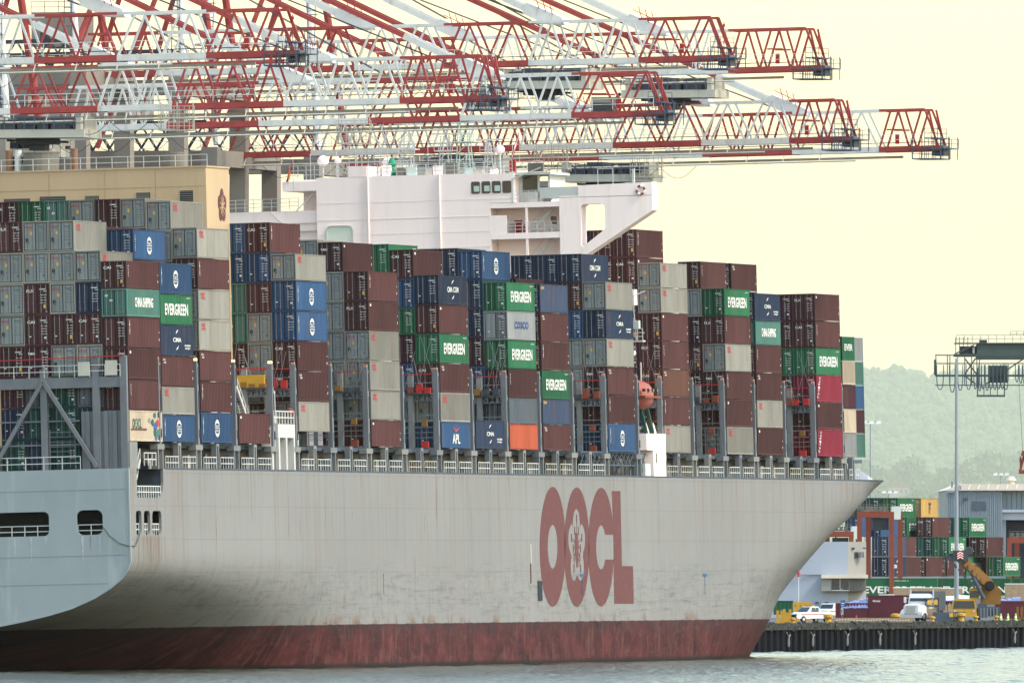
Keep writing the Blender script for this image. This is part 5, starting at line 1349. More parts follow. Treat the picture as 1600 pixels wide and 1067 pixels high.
# mobile crane
p, ppm = qpos(1512, 9.0); mc = thing('mobile_crane', 'yellow mobile crane with its telescopic boom leaning towards the lamp post', 'mobile crane', T(p))
s = MB(); s.prism([(-1.9, .55), (1.05, .55), (1.05, 1.35), (.85, 2.4), (.6, 2.55), (-1.5, 2.55), (-1.7, 2.4), (-1.9, 1.35)], 0, 2.2); s.box(-1.95, 1.1, -.12, 0, .45, .95); s.build('carrier_cab', 'yellow', mc)
s = MB(); s.prism([(-1.72, 1.42), (.88, 1.42), (.72, 2.3), (-1.56, 2.3)], -.05, -.01); s.build('windscreen', 'glass_dark', mc)
for x_ in (-1.65, .6):
    s = MB(); s.box(x_, x_ + .3, -.16, -.12, 1.0, 1.2); s.build('headlight', 'chrome', mc)
for (x, y) in ((-1.3, 1.4), (1.3, 1.4), (-1.3, 3.2), (1.3, 3.2), (-1.3, 7.5), (1.3, 7.5)):
    s = MB(); s.lathe([(.4, -.25), (.62, -.2), (.62, .2), (.4, .25)], (x, y, .62), 14, 'x'); s.build('wheel', 'tyre', mc)
s = MB(); s.box(-1.3, 1.4, 1.9, 11, .9, 1.5); s.box(1.2, 2.3, .4, 1.2, .3, 2.0); s.box(1.4, 3.9, .6, 2.0, .45, 1.6); s.build('chassis', 'bluegreydark', mc)
s = MB()
for k in range(6): s.box(1.5 + k * .38, 1.68 + k * .38, .35, .5, .3, 1.5)
s.build('outrigger_plate', 'ship_grey', mc)
s = MB(); s.prism([(.3, 2.5), (1.4, 2.5), (1.4, 3.4), (.9, 3.9), (.3, 3.8)], 3, 4.6); s.build('upper_cab', 'yellow', mc)
s = MB(); s.box(.32, 1.42, 2.96, 3.0, 2.7, 3.5); s.build('upper_cab_window', 'glass_dark', mc)
s = MB(); s.prism([(1.6, 1.9), (4.0, 1.9), (4.1, 3.6), (2.9, 4.6), (1.7, 4.2)], 3.4, 5.4); s.build('counterweight', 'yellow_boom', mc)
ba, bb = Vector((2.6, 3.6, 4.2)), Vector((-.85, 2.2, 7.4))
s = MB(); s.bar(ba, ba.lerp(bb, .55), .95, 1.15); s.build('boom_base', 'yellow_boom', mc)
s = MB(); s.bar(ba.lerp(bb, .5), bb, .75, .95); s.build('boom_extension', 'yellow_boom', mc)
s = MB(); s.bar(ba + Vector((-.6, -.9, -1.6)), ba.lerp(bb, .5) + Vector((-.2, -.3, -.6)), .5, .5, 8); s.build('lift_cylinder', 'bluegreydark', mc)
s = MB(); s.lathe([(.5, -.4), (.6, -.3), (.6, .3), (.5, .4)], (2.7, 2.8, 4.1), 14, 'y'); s.build('pivot_drum', 'tyre', mc)
s = MB(); s.box(-1.7, .1, 1.6, 3.0, 7.0, 8.3); s.lathe([(.45, -.3), (.5, 0), (.45, .3)], (-1.9, 2.0, 7.5), 10, 'y'); s.lathe([(.5, -.3), (.55, 0), (.5, .3)], (.2, 2.2, 8.2), 10, 'y')
for k in range(7): s.bar((-2.6 + k * .25, 1.7, 7.0 + (k % 3) * .4), (-2.2 + k * .3, 1.7, 7.9), .14)
for k in range(5): s.bar((-1.6 + k * .55, 1.5, 6.7 - k * .6), (-1.3 + k * .55, 1.5, 6.2 - k * .6), .25)
s.build('boom_head', 'crane_dark', mc)
s = MB()
for k in range(6): q_ = ba.lerp(bb, .12 + k * .15); s.box(q_.x - .62, q_.x - .5, q_.y - .75, q_.y - .6, q_.z - .1, q_.z + .5); s.bar(q_ + Vector((-.5, -.72, .2)), ba.lerp(bb, .27 + k * .13) + Vector((-.45, -.72, -.3)), .08)
s.build('boom_hose', 'crane_dark', mc)
s = MB(); s.box(-1.25, -.45, 1.52, 1.58, 7.25, 8.15); s.build('chevron_board', 'rail_red', mc)
s = MB()
for k in range(3): s.bar((-1.2, 1.49, 7.3 + k * .28), (-.85, 1.49, 7.55 + k * .28), .05, .1); s.bar((-.5, 1.49, 7.3 + k * .28), (-.85, 1.49, 7.55 + k * .28), .05, .1)
s.build('chevron', 'ship_white', mc)
# open-top maroon boxes with tarpaulin
mat('maroon_box', (0.10, 0.025, 0.036), 0.6, 0, 0.15, 0.5, RUST, 0.3)
def ribbed_box(name, label, cat, mtx, L, D, H, m, rib=.35, group=None):
    t = thing(name, label, cat, mtx, group); s = MB(); n = int(L / rib)
    for i in range(n): s.box(i * L / n, (i + .6) * L / n, .0, .06, .12, H - .1)
    s.box(0, L, .06, D, 0, H - .05); s.build('ribbed_side', m, t)
    s = MB(); s.box(-.03, L + .03, -.03, .12, H - .12, H); s.box(-.03, L + .03, -.03, .12, 0, .14); s.box(-.05, .1, -.04, .14, 0, H); s.box(L - .1, L + .05, -.04, .14, 0, H); s.build('side_rail', m, t)
    return t
p, ppm = qpos(1306, 17); p2 = px(1306, 12.9, GZ)
t1 = ribbed_box('open_top_bin', 'low maroon ribbed bin with a blue tarpaulin on top', 'bin', T(p2), 3.95, 2.4, 1.95, 'maroon_box')
p2 = px(1357, 12.9, GZ); t2 = ribbed_box('maroon_container', 'dark maroon ribbed container with small white script beside the semi truck', 'shipping container', T(p2), 5.3, 2.4, 2.9, 'maroon_box')
s = MB(); side_t = text_geo('Global'); put2d(s, side_t, .9, .25, lambda a, b: (.95 + a, -.045, 2.2 + b)); s.build('lettering', 'print_white', t2)
s = MB(); put2d(s, text_geo('CAI'), .3, .9, lambda a, b: (.75 + a, -.045, .95 + b)); s.build('lettering', 'print_white', t1)
def tarp(name, label, x0, x1, y, ppm, h0, h1, m, seed):
    a, b = px(x0, ppm), px(x1, ppm); t = thing(name, label, 'tarpaulin', T(a.x, a.y, zpx(y, ppm)))
    s = MB(); n = 14; L = b.x - a.x; rg = random.Random(seed)
    hs = [h0 + (h1 - h0) * k / n + rg.uniform(-.1, .12) for k in range(n + 1)]
    for k in range(n):
        xa, xb = L * k / n, L * (k + 1) / n
        s.quad((xa, -.05, -.25 - rg.random() * .1), (xb, -.05, -.25), (xb, .1, hs[k + 1]), (xa, .1, hs[k])); s.quad((xa, .1, hs[k]), (xb, .1, hs[k + 1]), (xb, 2.2, hs[k + 1] + .15), (xa, 2.2, hs[k] + .1))
    s.build('sheet', m, t); return t
tarp('tarpaulin', 'crumpled blue and white tarpaulin over the low maroon bin', 1315, 1357, 946, 12.9, .05, .9, 'tarp_blue', 1)
tarp('tarpaulin', 'pale lilac tarpaulin between the semi truck and the mobile crane', 1440, 1494, 944, 12.6, .35, .5, 'tarp_blue', 2)
tarp('tarpaulin', 'blue tarpaulin right of the mobile crane', 1556, 1595, 943, 12.6, .4, .7, 'tarp_blue', 3)
tarp('tarpaulin', 'white sheet over cargo left of the crane boom', 1478, 1517, 938, 12.3, .5, .6, 'tarp_white', 4)
p2 = px(1555, 12.9, GZ); t3 = ribbed_box('maroon_container', 'maroon ribbed bin under the blue tarpaulin at right', 'bin', T(p2), 6.5, 2.4, 2.2, 'maroon_box')
p2 = px(1447, 12.9, GZ); t3 = ribbed_box('maroon_container', 'maroon ribbed bin behind the tan posts', 'bin', T(p2), 4.0, 2.4, 2.2, 'maroon_box')
# loader machine and blue-grey bin, crates
p, ppm = qpos(1456, 5.5); lo_ = thing('forklift', 'small tan and brown forklift beside the semi truck', 'forklift', T(p))
s = MB(); s.prism([(-.9, .4), (.9, .4), (.9, 1.2), (.6, 1.5), (-.7, 1.4), (-.9, 1.1)], -.6, 1.6); s.build('body', 'wood', lo_)
s = MB()
for x in (-.75, .75):
    s.box(x - .07, x + .07, -.7, -.55, .2, 2.7); s.box(x - .05, x + .05, 1.2, 1.35, 1.3, 2.6)
s.box(-.85, .85, -.7, 1.4, 2.6, 2.7); s.box(-.8, .8, -.72, -.6, 1.7, 1.85); s.build('mast', 'crane_dark', lo_)
s = MB(); s.lathe([(.3, -.1), (.34, 0), (.3, .1)], (.5, -.6, 2.2), 8, 'y'); s.lathe([(.3, -.1), (.34, 0), (.3, .1)], (-.3, -.6, 2.2), 8, 'y'); s.build('lamp', 'print_yellow', lo_)
for x in (-.8, .8):
    s = MB(); s.lathe([(.25, -.15), (.42, -.1), (.42, .1), (.25, .15)], (x, 0, .42), 12, 'x'); s.build('wheel', 'tyre', lo_)
p, ppm = qpos(1466, 4.0); bn = thing('flatrack_bin', 'dark blue grey steel bin on the quay before the yellow crane cab', 'bin', T(p))
s = MB(); s.box(-.6, 1.9, 0, 1.6, 0, 1.05); s.build('body', 'bluegreydark', bn)
s = MB()
for k in range(6): s.box(2.0 + k * .2, 2.1 + k * .2, 0, .1, 0, .95)
s.box(1.9, 3.2, 0, 1.6, .95, 1.1); s.box(1.9, 3.2, 0, 1.6, .0, .12); s.build('slatted_end', 'bluegreydark', bn)
s = MB(); s.box(1.3, 1.75, -.02, -.005, .5, .95); s.build('placard', 'print_yellow', bn)
def crate(x0, x1, y0, y1, ppm, label):
    a = px(x0, ppm); L = (x1 - x0) / ppm; H = (y1 - y0) / ppm; t = thing('timber_crate', label, 'crate', T(a.x, a.y, zpx(y1, ppm)), 'timber crates in the yard')
    n = max(3, int(L / .8))
    pl = MB(); pl.box(.02, L / n - .02, 0, .08, 0, H); me = pl.mesh('plank', 'wood')
    for k in range(n): link('plank', me, t, (k * L / n, -.08, 0))
    s = MB(); s.box(0, L, 0, 2.4, 0, H - .02); s.build('box', 'wood', t)
    s = MB(); s.box(-.05, L + .05, -.1, 2.5, H - .02, H + .06); s.build('lid', 'tarp_white', t)
    return t
crate(1396, 1471, 918, 946, 12.2, 'long tan timber crate behind the semi truck')
crate(1471, 1504, 919, 946, 12.2, 'short tan timber crate left of the lamp post foot')
crate(1571, 1640, 912, 944, 12.2, 'tan timber crate at the right edge of the yard')
crate(1374, 1397, 929, 946, 12.25, 'small white-lidded crate behind the maroon container')
for i, (x, h_) in enumerate(((1477, 2.0), (1484, 2.1))):
    p, ppm = qpos(x, 8); t = thing('timber_post', f'{"left" if i == 0 else "right"} of two upright tan timber posts by the yellow crane cab', 'post', T(p)); s = MB(); s.prism([(-.22, 0), (.22, 0), (.22, h_ - .2), (0, h_), (-.22, h_ - .2)], 0, .4); s.build('stake', 'wood', t)
# yellow barriers, green skip at the bow
for i, (x, w_, h_) in enumerate(((1213, .75, 1.45), (1223, 1.15, 1.6))):
    p, ppm = qpos(x, 2.5); t = thing('jersey_barrier', f'{"narrow slotted" if i == 0 else "wide"} yellow barrier on the quay right of the bow', 'barrier', T(p))
    s = MB()
    if i == 0:
        for k in range(2): s.prism([(k * .45, 0), (k * .45 + .34, 0), (k * .45 + .32, h_), (k * .45 + .02, h_)], 0, .4)
    else: s.prism([(0, 0), (1.0, 0), (.98, h_), (.72, h_), (.7, h_ * .75), (.35, h_ * .75), (.33, h_), (.02, h_)], 0, .4)
    s.build('panel', 'yellow', t)
p, ppm = qpos(1240, 14); t = thing('yellow_fence', 'yellow panel fence behind the white pickup', 'fence', T(p)); s = MB()
for k in range(5):
    q = MB(); q.box(-1.0 + k * .62, -.5 + k * .62, 0, .1, 0, 2.0); q.build('panel', 'yellow', t)
s.box(-1.0, 2.05, .1, .2, 1.7, 2.3); s.build('top_rail', 'yellow', t)
p, ppm = qpos(1209, 9); t = thing('green_skip', 'dark green ribbed skip beside the bow', 'skip', T(p)); s = MB(); s.box(0, 2.2, 0, 2, .9, 2.35); s.build('body', 'paint_green', t); s = MB(); s.box(-.05, 2.25, -.05, 2.05, 2.35, 2.5)
for k in range(5): s.box(.1 + k * .45, .2 + k * .45, -.08, 0, .9, 2.35)
s.build('rim', 'paint_bluegreen', t)
for i, x in enumerate((1338, 1564, 1575, 1587)):
    p, ppm = qpos(x, 3.5); t = thing('traffic_cone', ['red and white cone on the timber beam', 'left lime green cone right of the mobile crane', 'middle lime green cone right of the mobile crane', 'right pale lime cone near the right edge'][i], 'cone', T(p)); s = MB(); s.lathe([(.28, 0), (.27, .06), (.17, .08), (.06, .85)], (0, 0, 0), 10); s.build('cone', 'rail_red' if i == 0 else 'cone_green', t); s = MB(); s.lathe([(.145, .3), (.112, .5)], (0, 0, 0), 10); s.build('band', 'ship_white', t)
p, ppm = qpos(1595, 5); t = thing('yellow_barrier_frame', 'yellow slatted frame at the right edge of the quay', 'barrier', T(p)); s = MB()
for k in range(4): s.box(-.5 + k * .5, -.25 + k * .5, 0, .2, .3, 1.6)
s.box(-.6, 1.5, 0, .2, 0, .4); s.build('slat_frame', 'yellow_boom', t)

# ================================================================== white terminal office by the bow
ow = px(1325, 12.6, GZ); of = thing('terminal_office', 'white windowed terminal office building beside the bow', 'building', T(ow) @ RZ(0))
def ox(x): return (x - 1325) / 12.6
def oz(y): return zpx(y, 12.6)
s = MB(); s.poly([(ox(1000), 3.0, 0), (0, 0, 0), (0, 0, oz(846) - GZ), (ox(1000), 3.0, oz(846) - GZ)]);  s.poly([(ox(1000), 3, oz(846) - GZ), (0, 0, oz(846) - GZ), (ox(1354), 3, oz(846) - GZ), (ox(1354), 22, oz(846) - GZ), (ox(1000), 22, oz(846) - GZ)])
s.poly([(ox(1354), 3.0, 0), (ox(1354), 22, 0), (ox(1354), 22, oz(846) - GZ), (ox(1354), 3.0, oz(846) - GZ)]); s.build('wall', 'office_wall', of)
s = MB(); s.poly([(0, 0, 0), (ox(1354), 3.0, 0), (ox(1354), 3.0, oz(846) - GZ), (0, 0, oz(846) - GZ)]); s.build('end_wall', 'tan_and_sunlit_wall', of)  # end wall tinted beige, the sun's warmth put into its colour
s = MB(); s.box(ox(1283), ox(1356), -1.6, -1.3, oz(903) - GZ, oz(897.5) - GZ); s.box(ox(1283), ox(1356), -1.3, 3, oz(900) - GZ, oz(897.5) - GZ); s.build('canopy', 'shed_roof', of)
s = MB(); s.box(ox(1283), ox(1327), -1.2, 2.5, oz(923) - GZ, oz(903) - GZ); s.box(ox(1325), ox(1352), -.9, 2.5, oz(923) - GZ, oz(903) - GZ); s.build('bay_wall', 'tan_and_sunlit_wall', of)
s = MB(); s.box(ox(1299), ox(1326), -1.26, -1.2, oz(922) - GZ, oz(904) - GZ); w_ = s.build('window', 'glass_dark', of)
s = MB(); s.box(ox(1312), ox(1312.6), -1.30, -1.26, oz(922) - GZ, oz(904) - GZ); s.box(ox(1299), ox(1326), -1.3, -1.26, oz(922.6) - GZ, oz(921.6) - GZ); s.build('mullion', 'rail_white', w_)
for k in range(12):
    s = MB(); x = 1328 + k * 2.2; s.prism([(ox(x), oz(922) - GZ), (ox(x + 1.2), oz(922) - GZ), (ox(x + 1.2), oz(904) - GZ), (ox(x), oz(904) - GZ)], -1.0, -.92); s.build('shutter_slat', 'coaming', of)
for k in range(8):
    s = MB(); x = 1333.5 + k * 2.2; s.box(ox(x), ox(x + 1.2), 1.0, 1.05 + .6, oz(871) - GZ, oz(862) - GZ); s.build('vent_slat', 'bluegreydark', of)
for x in (1331, 1348):
    s = MB(); s.box(ox(x), ox(x + 5), .5, 1.2, oz(857) - GZ, oz(855) - GZ); s.build('wall_lamp', 'bluegreydark', of)
for (x, w_) in ((1274, 8), (1289, 9)):
    s = MB(); s.box(ox(x), ox(x + w_), -.1, 1.8, 0, oz(946) - GZ); d_ = s.build('door', 'shed_wall', of); s = MB(); s.box(ox(x), ox(x + 5), -.2, 1.9, oz(942) - GZ, oz(940) - GZ); s.build('door_lamp', 'bluegreydark', of)
s = MB(); s.box(ox(1000), ox(1327), .3, .5, oz(898) - GZ, oz(897) - GZ); s.build('wall_seam', 'shed_wall', of)
t = thing('wind_sock', 'small pink wind sock on a thin mast against the office wall', 'wind sock', T(px(1248, 12.7, GZ))); s = MB(); s.bar((0, 0, 0), (0, 0, zpx(895, 12.7) - GZ), .06); s.build('mast', 'tarp_white', t); s = MB(); s.lathe([(.12, 0), (.2, .4), (.24, .6)], (0, 0, zpx(901, 12.7) - GZ), 8); s.build('sock', 'flag_red', t)
t = thing('blue_sign', 'blue sign board with white lettering on a post before the office', 'sign', T(px(1317, 12.95, GZ))); s = MB(); s.box(-.28, .28, 0, .06, 1.5, 2.3); s.build('board', 'sign_blue', t); s = MB(); s.box(-.2, .2, -.01, -.002, 1.9, 2.0); s.box(-.2, .1, -.01, -.002, 1.65, 1.72); s.build('lettering', 'print_white', t); s = MB(); s.bar((-.1, 0, 0), (-.1, 0, 3.6), .06); s.bar((-.35, 0, 3.5), (0, 0, 3.7), .1); s.build('post', 'pole_grey', t)

# ================================================================== yard: stacked containers, straddle carriers, shed
YP = 10.75; YZ = zpx(776, YP) - 5 * HC
yd = MB(); c_ = px(1180, YP); yd.box(c_.x, c_.x + 260, 2930, 3400, GZ - .5, YZ - .01); struct(yd.build('yard_pavement', 'concrete'))
def yc(level, xs, code, nd, label, dY=0.0, L=12.19, sup=True):
    """level counted from the top, xs pixel of the visible side's near edge"""
    Y = F / YP + dY; ppm = F / Y; X = (xs - 800) / ppm - W2 * CA
    t_ = 5 - level
    m_ = Matrix.Translation((X, Y + W2 * SA, YZ + (t_ - 1) * HC)) @ Matrix.Rotation(-A, 4, 'Z')
    container(code, m_, label, 'containers stacked in the yard', HC - .02, L)
    return m_
yard = [(1, 1402.5, 'g', 'green lettered container, right one on top of the yard stack', 44), (1, 1375, 'd', 'dark green container, middle door end on top of the yard stack', 44.3), (1, 1349, 'd', 'dark green container, left door end on top of the yard stack', 44.6), (1, 1439, 'y', 'mustard container on top of the yard stack', 57),
 (2, 1420 - 3, 'g', 'green container door end right of the straddle carrier, second level down', 30), (2, 1457, 'b', 'brown container, second level down, right of the straddle carrier', 31), (2, 1514.5, 'g', 'green lettered container by the shed, second level down in the yard', 45), (2, 1489, 'd', 'dark green container left of the lamp post, second level down in the yard', 45.5),
 (2, 1346, 'B', 'blue container left of the straddle carrier leg, second level down', 0), (2, 1376, 'B', 'blue container inside the straddle carrier, second level down', 4),
 (3, 1388, 's', 'slate container inside the straddle carrier, third level down', -13), (3, 1404, 'b', 'brown container just right of the straddle carrier, third level down', 0), (3, 1482.5, 'g', 'green lettered container behind the lamp post, third level down', 30), (3, 1457, 'd', 'dark green container left of the lamp post, third level down', 30.5), (3, 1541, 'b', 'brown container, third level down, below the shed door', 44),
 (4, 1388, 'n', 'navy container inside the straddle carrier, fourth level down', -13), (4, 1412, 'b', 'brown container, fourth level down, beside the straddle carrier', 0), (4, 1447, 'b', 'brown container, fourth level down, middle of the yard', 13.5), (4, 1480, 'b', 'brown container, fourth level down, behind the lamp post', 27), (4, 1510, 'g', 'green lettered container behind the crane boom head, fourth level down', 40), (4, 1567.5, 'g', 'green lettered container at the right, fourth level down', 45)]
for lv, xs, code, lab, dY in yard: yc(lv - 1, xs, code, 1, lab, dY)
HID = ['below the lettered green one on top', 'below the dark green ones on top', 'below the mustard one', 'under the brown one of the second level', 'under the green one by the shed', 'under the green door end', 'under the green one behind the lamp mast', 'under the brown one below the shed door']
# supports hidden behind the nearer stacks
for lv, xs, dY in ((2, 1402.5, 48), (2, 1375, 48.5), (2, 1439, 60), (3, 1457, 46), (3, 1514.5, 58), (3, 1420, 46), (4, 1482.5, 60), (4, 1541, 61)):
    Y = F / YP + dY; ppm = F / Y
    m_ = Matrix.Translation(((xs - 800) / ppm - W2 * CA, Y + W2 * SA, YZ + (5 - lv) * HC)) @ Matrix.Rotation(-A, 4, 'Z')
    container('m', m_, f'maroon container mostly hidden inside the yard stack, {HID.pop(0)}', 'hidden yard containers', HC - .02, 12.19, False)
# ground row of long green boxes, side on
for i, (x0, x1_, word) in enumerate(((1340, 1465, 'EVERGREEN'), (1465.5, 1580, 'EVERGREEN'), (1580.5, 1690, 'EVERGREEN'))):
    a = px(x0, 11.0); L = (x1_ - x0) / 11.0
    t = ribbed_box('shipping_container', f'long green lettered container side-on at ground level, {("leftmost", "middle", "rightmost")[i]} of the row', 'shipping container', T(a.x, a.y, zpx(930, 11.0)), L - .1, 2.4, 2.45, 'paint_green', .3, 'green containers lying side-on in the yard')
    s = MB(); put2d(s, text_geo(word), L * .86, 1.0, lambda p_, q_: (L * .5 + p_, -.05, .82 + q_)); s.build('lettering', 'print_white', t)
    s = MB(); put2d(s, text_geo('EISU 206 4'), 2.0, .14, lambda p_, q_: (L * .55 + p_, -.05, 2.1 + q_)); s.build('lettering', 'print_white', t)
def straddle(x0, x1, ytop, ppm, label, near=22, foot=None):
    a = px(x0, ppm); W_ = (x1 - x0) / ppm; t = thing('straddle_carrier', label, 'straddle carrier', T(a.x, a.y, GZ), 'orange straddle carriers'); H = zpx(ytop, ppm) - GZ; z0 = 0
    D = near / ppm / math.sin(.5); off = near / ppm
    for (dx, dy) in ((0, 0), (W_, 0), (off, 8.0), (W_ + off, 8.0)):
        s = MB(); s.box(dx - .35, dx + .35, dy - .35, dy + .35, .9, H); s.build('leg', 'straddle_orange', t)
        s = MB(); s.lathe([(.4, -.25), (.7, -.2), (.7, .2), (.4, .25)], (dx, dy, .7), 12, 'x'); s.build('wheel', 'tyre', t)
    s = MB(); s.box(-.35, W_ + .35, -.36, .36, H - .8, H); s.box(-.35 + off, W_ + .35 + off, 7.64, 8.36, H - .8, H); s.build('cross_beam', 'straddle_orange', t)
    s = MB()
    for dx in (0, W_): s.bar((dx, 0, H - .3), (dx + off, 8, H - .3), .5, .7)
    s.build('side_beam', 'straddle_orange', t)
    s = MB(); s.box(.1, W_ - .4, -.2, 2.5, H + .05, H + .25); rail(s, (0, -.3, H + .2), (W_, -.3, H + .2), .8, 2, .6, .06)
    for k in range(6): s.box(.2 + k * W_ / 7, .2 + k * W_ / 7 + .5, .2, 1.2, H + .2, H + .75)
    s.build('top_machinery', 'coaming', t)
    s = MB(); s.box(W_ - .1, W_ + 1.3, -.3, 1.4, H - 1.1, H + .75); s.build('drive_cabin', 'rail_white', t)
    s = MB(); s.box(W_ * .4, W_ - .4, .5, 6, H - 2.6, H - .9); s.bar((W_ * .5, .5, H - 2.5), (W_ * .5, .5, H - .8), .2); s.build('spreader', 'crane_dark', t)
    return t
straddle(1343, 1393, 799, 11.0, 'orange straddle carrier in full view left of the yard stacks', 15)
straddle(1490, 1545, 806, 10.15, 'orange straddle carrier behind the green containers by the shed', 14)
straddle(1577, 1640, 840, 10.3, 'orange straddle carrier cut by the right edge', 14)
straddle(1282, 1330, 830, 10.8, 'orange straddle carrier half hidden behind the bow and the white office', 12)
# shed
sx = px(1479, 10.2, GZ); sh = thing('warehouse', 'grey corrugated warehouse with pale roof and dark open door', 'warehouse', T(sx))
def hx(x): return (x - 1479) / 10.2
def hz(y): return zpx(y, 10.2) - GZ
n = 26; xs = [hx(1479) + (hx(1566) - hx(1479)) * i / n for i in range(n + 1)]
for i in range(n):
    s = MB(); s.box(xs[i] + .02, xs[i + 1] - .06, -.08 if i % 2 else -.14, .1, hz(880), hz(765)); s.build('cladding_sheet', 'shed_wall', sh)
for i in range(12):
    a = hx(1566) + i * .75; s = MB(); s.box(a + .02, a + .70, 1.2 if i % 2 else 1.12, 1.3, hz(797), hz(766)); s.build('cladding_sheet', 'shed_wall', sh)
s = MB(); s.box(hx(1479), hx(1566), .1, 60, 0, hz(766)); s.box(hx(1566), hx(1700), 20, 60, 0, hz(766)); s.box(hx(1566), hx(1572), 1.0, 3, 0, hz(797)); s.build('wall', 'shed_wall', sh)
s = MB(); s.box(hx(1572), hx(1700), 3, 19, 0, hz(800)); s.build('door_opening', 'dark_recess', sh)
s = MB(); s.box(hx(1560), hx(1700), .2, 1.6, hz(800), hz(796)); s.box(hx(1562), hx(1700), .9, 1.1, hz(812), hz(800)); s.build('door_canopy', 'office_wall', sh)
s = MB(); s.prism([(hx(1476), hz(766)), (hx(1700), hz(766)), (hx(1700), hz(756)), (hx(1500), hz(756))], -.6, 61); rf = s.build('roof', 'shed_roof', sh)
for k in range(9):
    s = MB(); x = hx(1497) + k * 1.45; s.prism([(x, hz(764)), (x + .2, hz(764)), (x + .5, hz(757)), (x + .3, hz(757))], -.66, -.61); s.build('roof_rib', 'tarp_white', rf)
s = MB(); s.lathe([(.5, 0), (.5, .6), (.85, .7), (.35, 1.3)], (hx(1582), 8, hz(757)), 10); s.build('roof_vent', 'shed_roof', rf)
s = MB(); s.box(hx(1519), hx(1541), -.2, -.15, hz(797), hz(783)); s.build('roller_shutter', 'bluegreydark', sh)
s = MB(); s.box(hx(1505), hx(1511), -.5, -.16, hz(781), hz(778)); s.build('wall_lamp', 'crane_dark', sh)
s = MB(); s.box(hx(1486), hx(1489), -.5, .1, hz(770), hz(752)); s.build('flue', 'shed_wall', sh)
# lamp posts
def lamp_post(x, ytop, ybase, ppm, w_, label, head=True):
    a = px(x, ppm, GZ); t = thing('lamp_post', label, 'lamp post', T(a)); h_ = zpx(ytop, ppm) - GZ
    s = MB(); s.bar((0, 0, 0), (0, 0, h_), w_, w_, 10, w_ * .5); s.build('mast', 'pole_grey', t)
    if head:
        s = MB(); s.bar((-1.2, 0, h_), (1.4, 0, h_), .12); s.build('arm', 'pole_grey', t)
        for d in (-.9, .2, 1.3):
            s = MB(); s.prism([(d - .45, h_ - .35), (d + .4, h_ - .2), (d + .3, h_ + .15), (d - .3, h_ + .1)], -.3, .3); s.build('floodlight', 'tarp_white', t)
    else:
        s = MB(); s.bar((-1.4, 0, zpx(768, ppm) - GZ), (.2, 0, zpx(767, ppm) - GZ), .2); s.box(.3, .6, -.2, .2, zpx(765, ppm) - GZ, zpx(758, ppm) - GZ); s.build('bracket', 'pole_grey', t)
    return t
lamp_post(1494.5, 560, 915, 12.4, .62, 'tall slim grey lamp mast standing in front of the yard containers', False)
lamp_post(1360, 659, 900, 10.0, .35, 'lamp mast with twin floodlights behind the ship\'s bow')
lamp_post(1563, 740, 900, 8.0, .3, 'distant lamp mast with floodlights above the warehouse roof')
lamp_post(1389, 768, 900, 8.2, .3, 'distant short lamp mast above the mustard container')

# ================================================================== hills and trees beyond
mat('far_green', (0.060, 0.125, 0.040), 0.9, 0, 0.5, 0.002)
mat('far_green_mid', (0.055, 0.125, 0.045), 0.9, 0, 0.5, 0.01)
mat('far_trunk', (0.06, 0.045, 0.03), 0.9, 0, 0.2)
HY = 220000.0
def hill_top(x):      # pixel row of the wooded skyline
    return 577 + 5 * math.sin(x * .031) + 4 * math.sin(x * .083 + 1) + 3 * math.sin(x * .19 + 2) + max(0, (1340 - x)) * .10 + max(0, x - 1700) * .08
hp = HY / F
ico = []
bm = bmesh.new(); bmesh.ops.create_icosphere(bm, subdivisions=1, radius=1.0); bm.verts.ensure_lookup_table()
icv = [tuple(v.co) for v in bm.verts]; icf = [tuple(v.index for v in f_.verts) for f_ in bm.faces]; bm.free()
def clump(mb, c, r, rz, seed):
    k = len(mb.v); rg = random.Random(seed); o_ = rg.random() * 50
    for v in icv:
        d = 1 + .30 * noise.noise((v[0] * 1.7 + o_, v[1] * 1.7, v[2] * 1.7)) + .22 * noise.noise((v[0] * 4 + o_, v[1] * 4, v[2] * 4))
        mb.v.append((c[0] + v[0] * r * d, c[1] + v[1] * r * d, c[2] + v[2] * rz * d))
    mb.f += [tuple(k + i for i in f_) for f_ in icf]
s = MB(); rg = random.Random(21)
xs = list(range(300, 2300, 20))
for xa, xb in zip(xs, xs[1:]):
    za, zb_ = CAMH + (HORIZON - hill_top(xa) - 10) * hp, CAMH + (HORIZON - hill_top(xb) - 10) * hp
    s.quad(((xa - 800) * hp * .84, HY * .8, -60), ((xb - 800) * hp * .84, HY * .8, -60), ((xb - 800) * hp * 1.04, HY * 1.04, zb_), ((xa - 800) * hp * 1.04, HY * 1.04, za))
struct(s.build('hillside', 'far_green'))
s = MB()
for i in range(4200):
    x = 1310 + rg.random() * 420; u = rg.random() ** .8
    yt = hill_top(x); y = yt + 2 + (870 - yt) * (1 - u) * .75
    frac = (870 - y) / (870 - yt - 10); d = HY * (.80 + .2 * min(1, frac) - .03 * rg.random()); pp = d / F
    r = (3.5 + rg.random() ** 2 * 8) * pp
    clump(s, ((x - 800) * pp, d - r * .3, CAMH + (HORIZON - y) * pp - r * .35), r, r * (.8 + rg.random() * .4), i)
o = s.build('hillside_wood', 'far_green', None, False); tag(o, 'hazy green wood covering the far hillside', 'wood', kind='stuff')
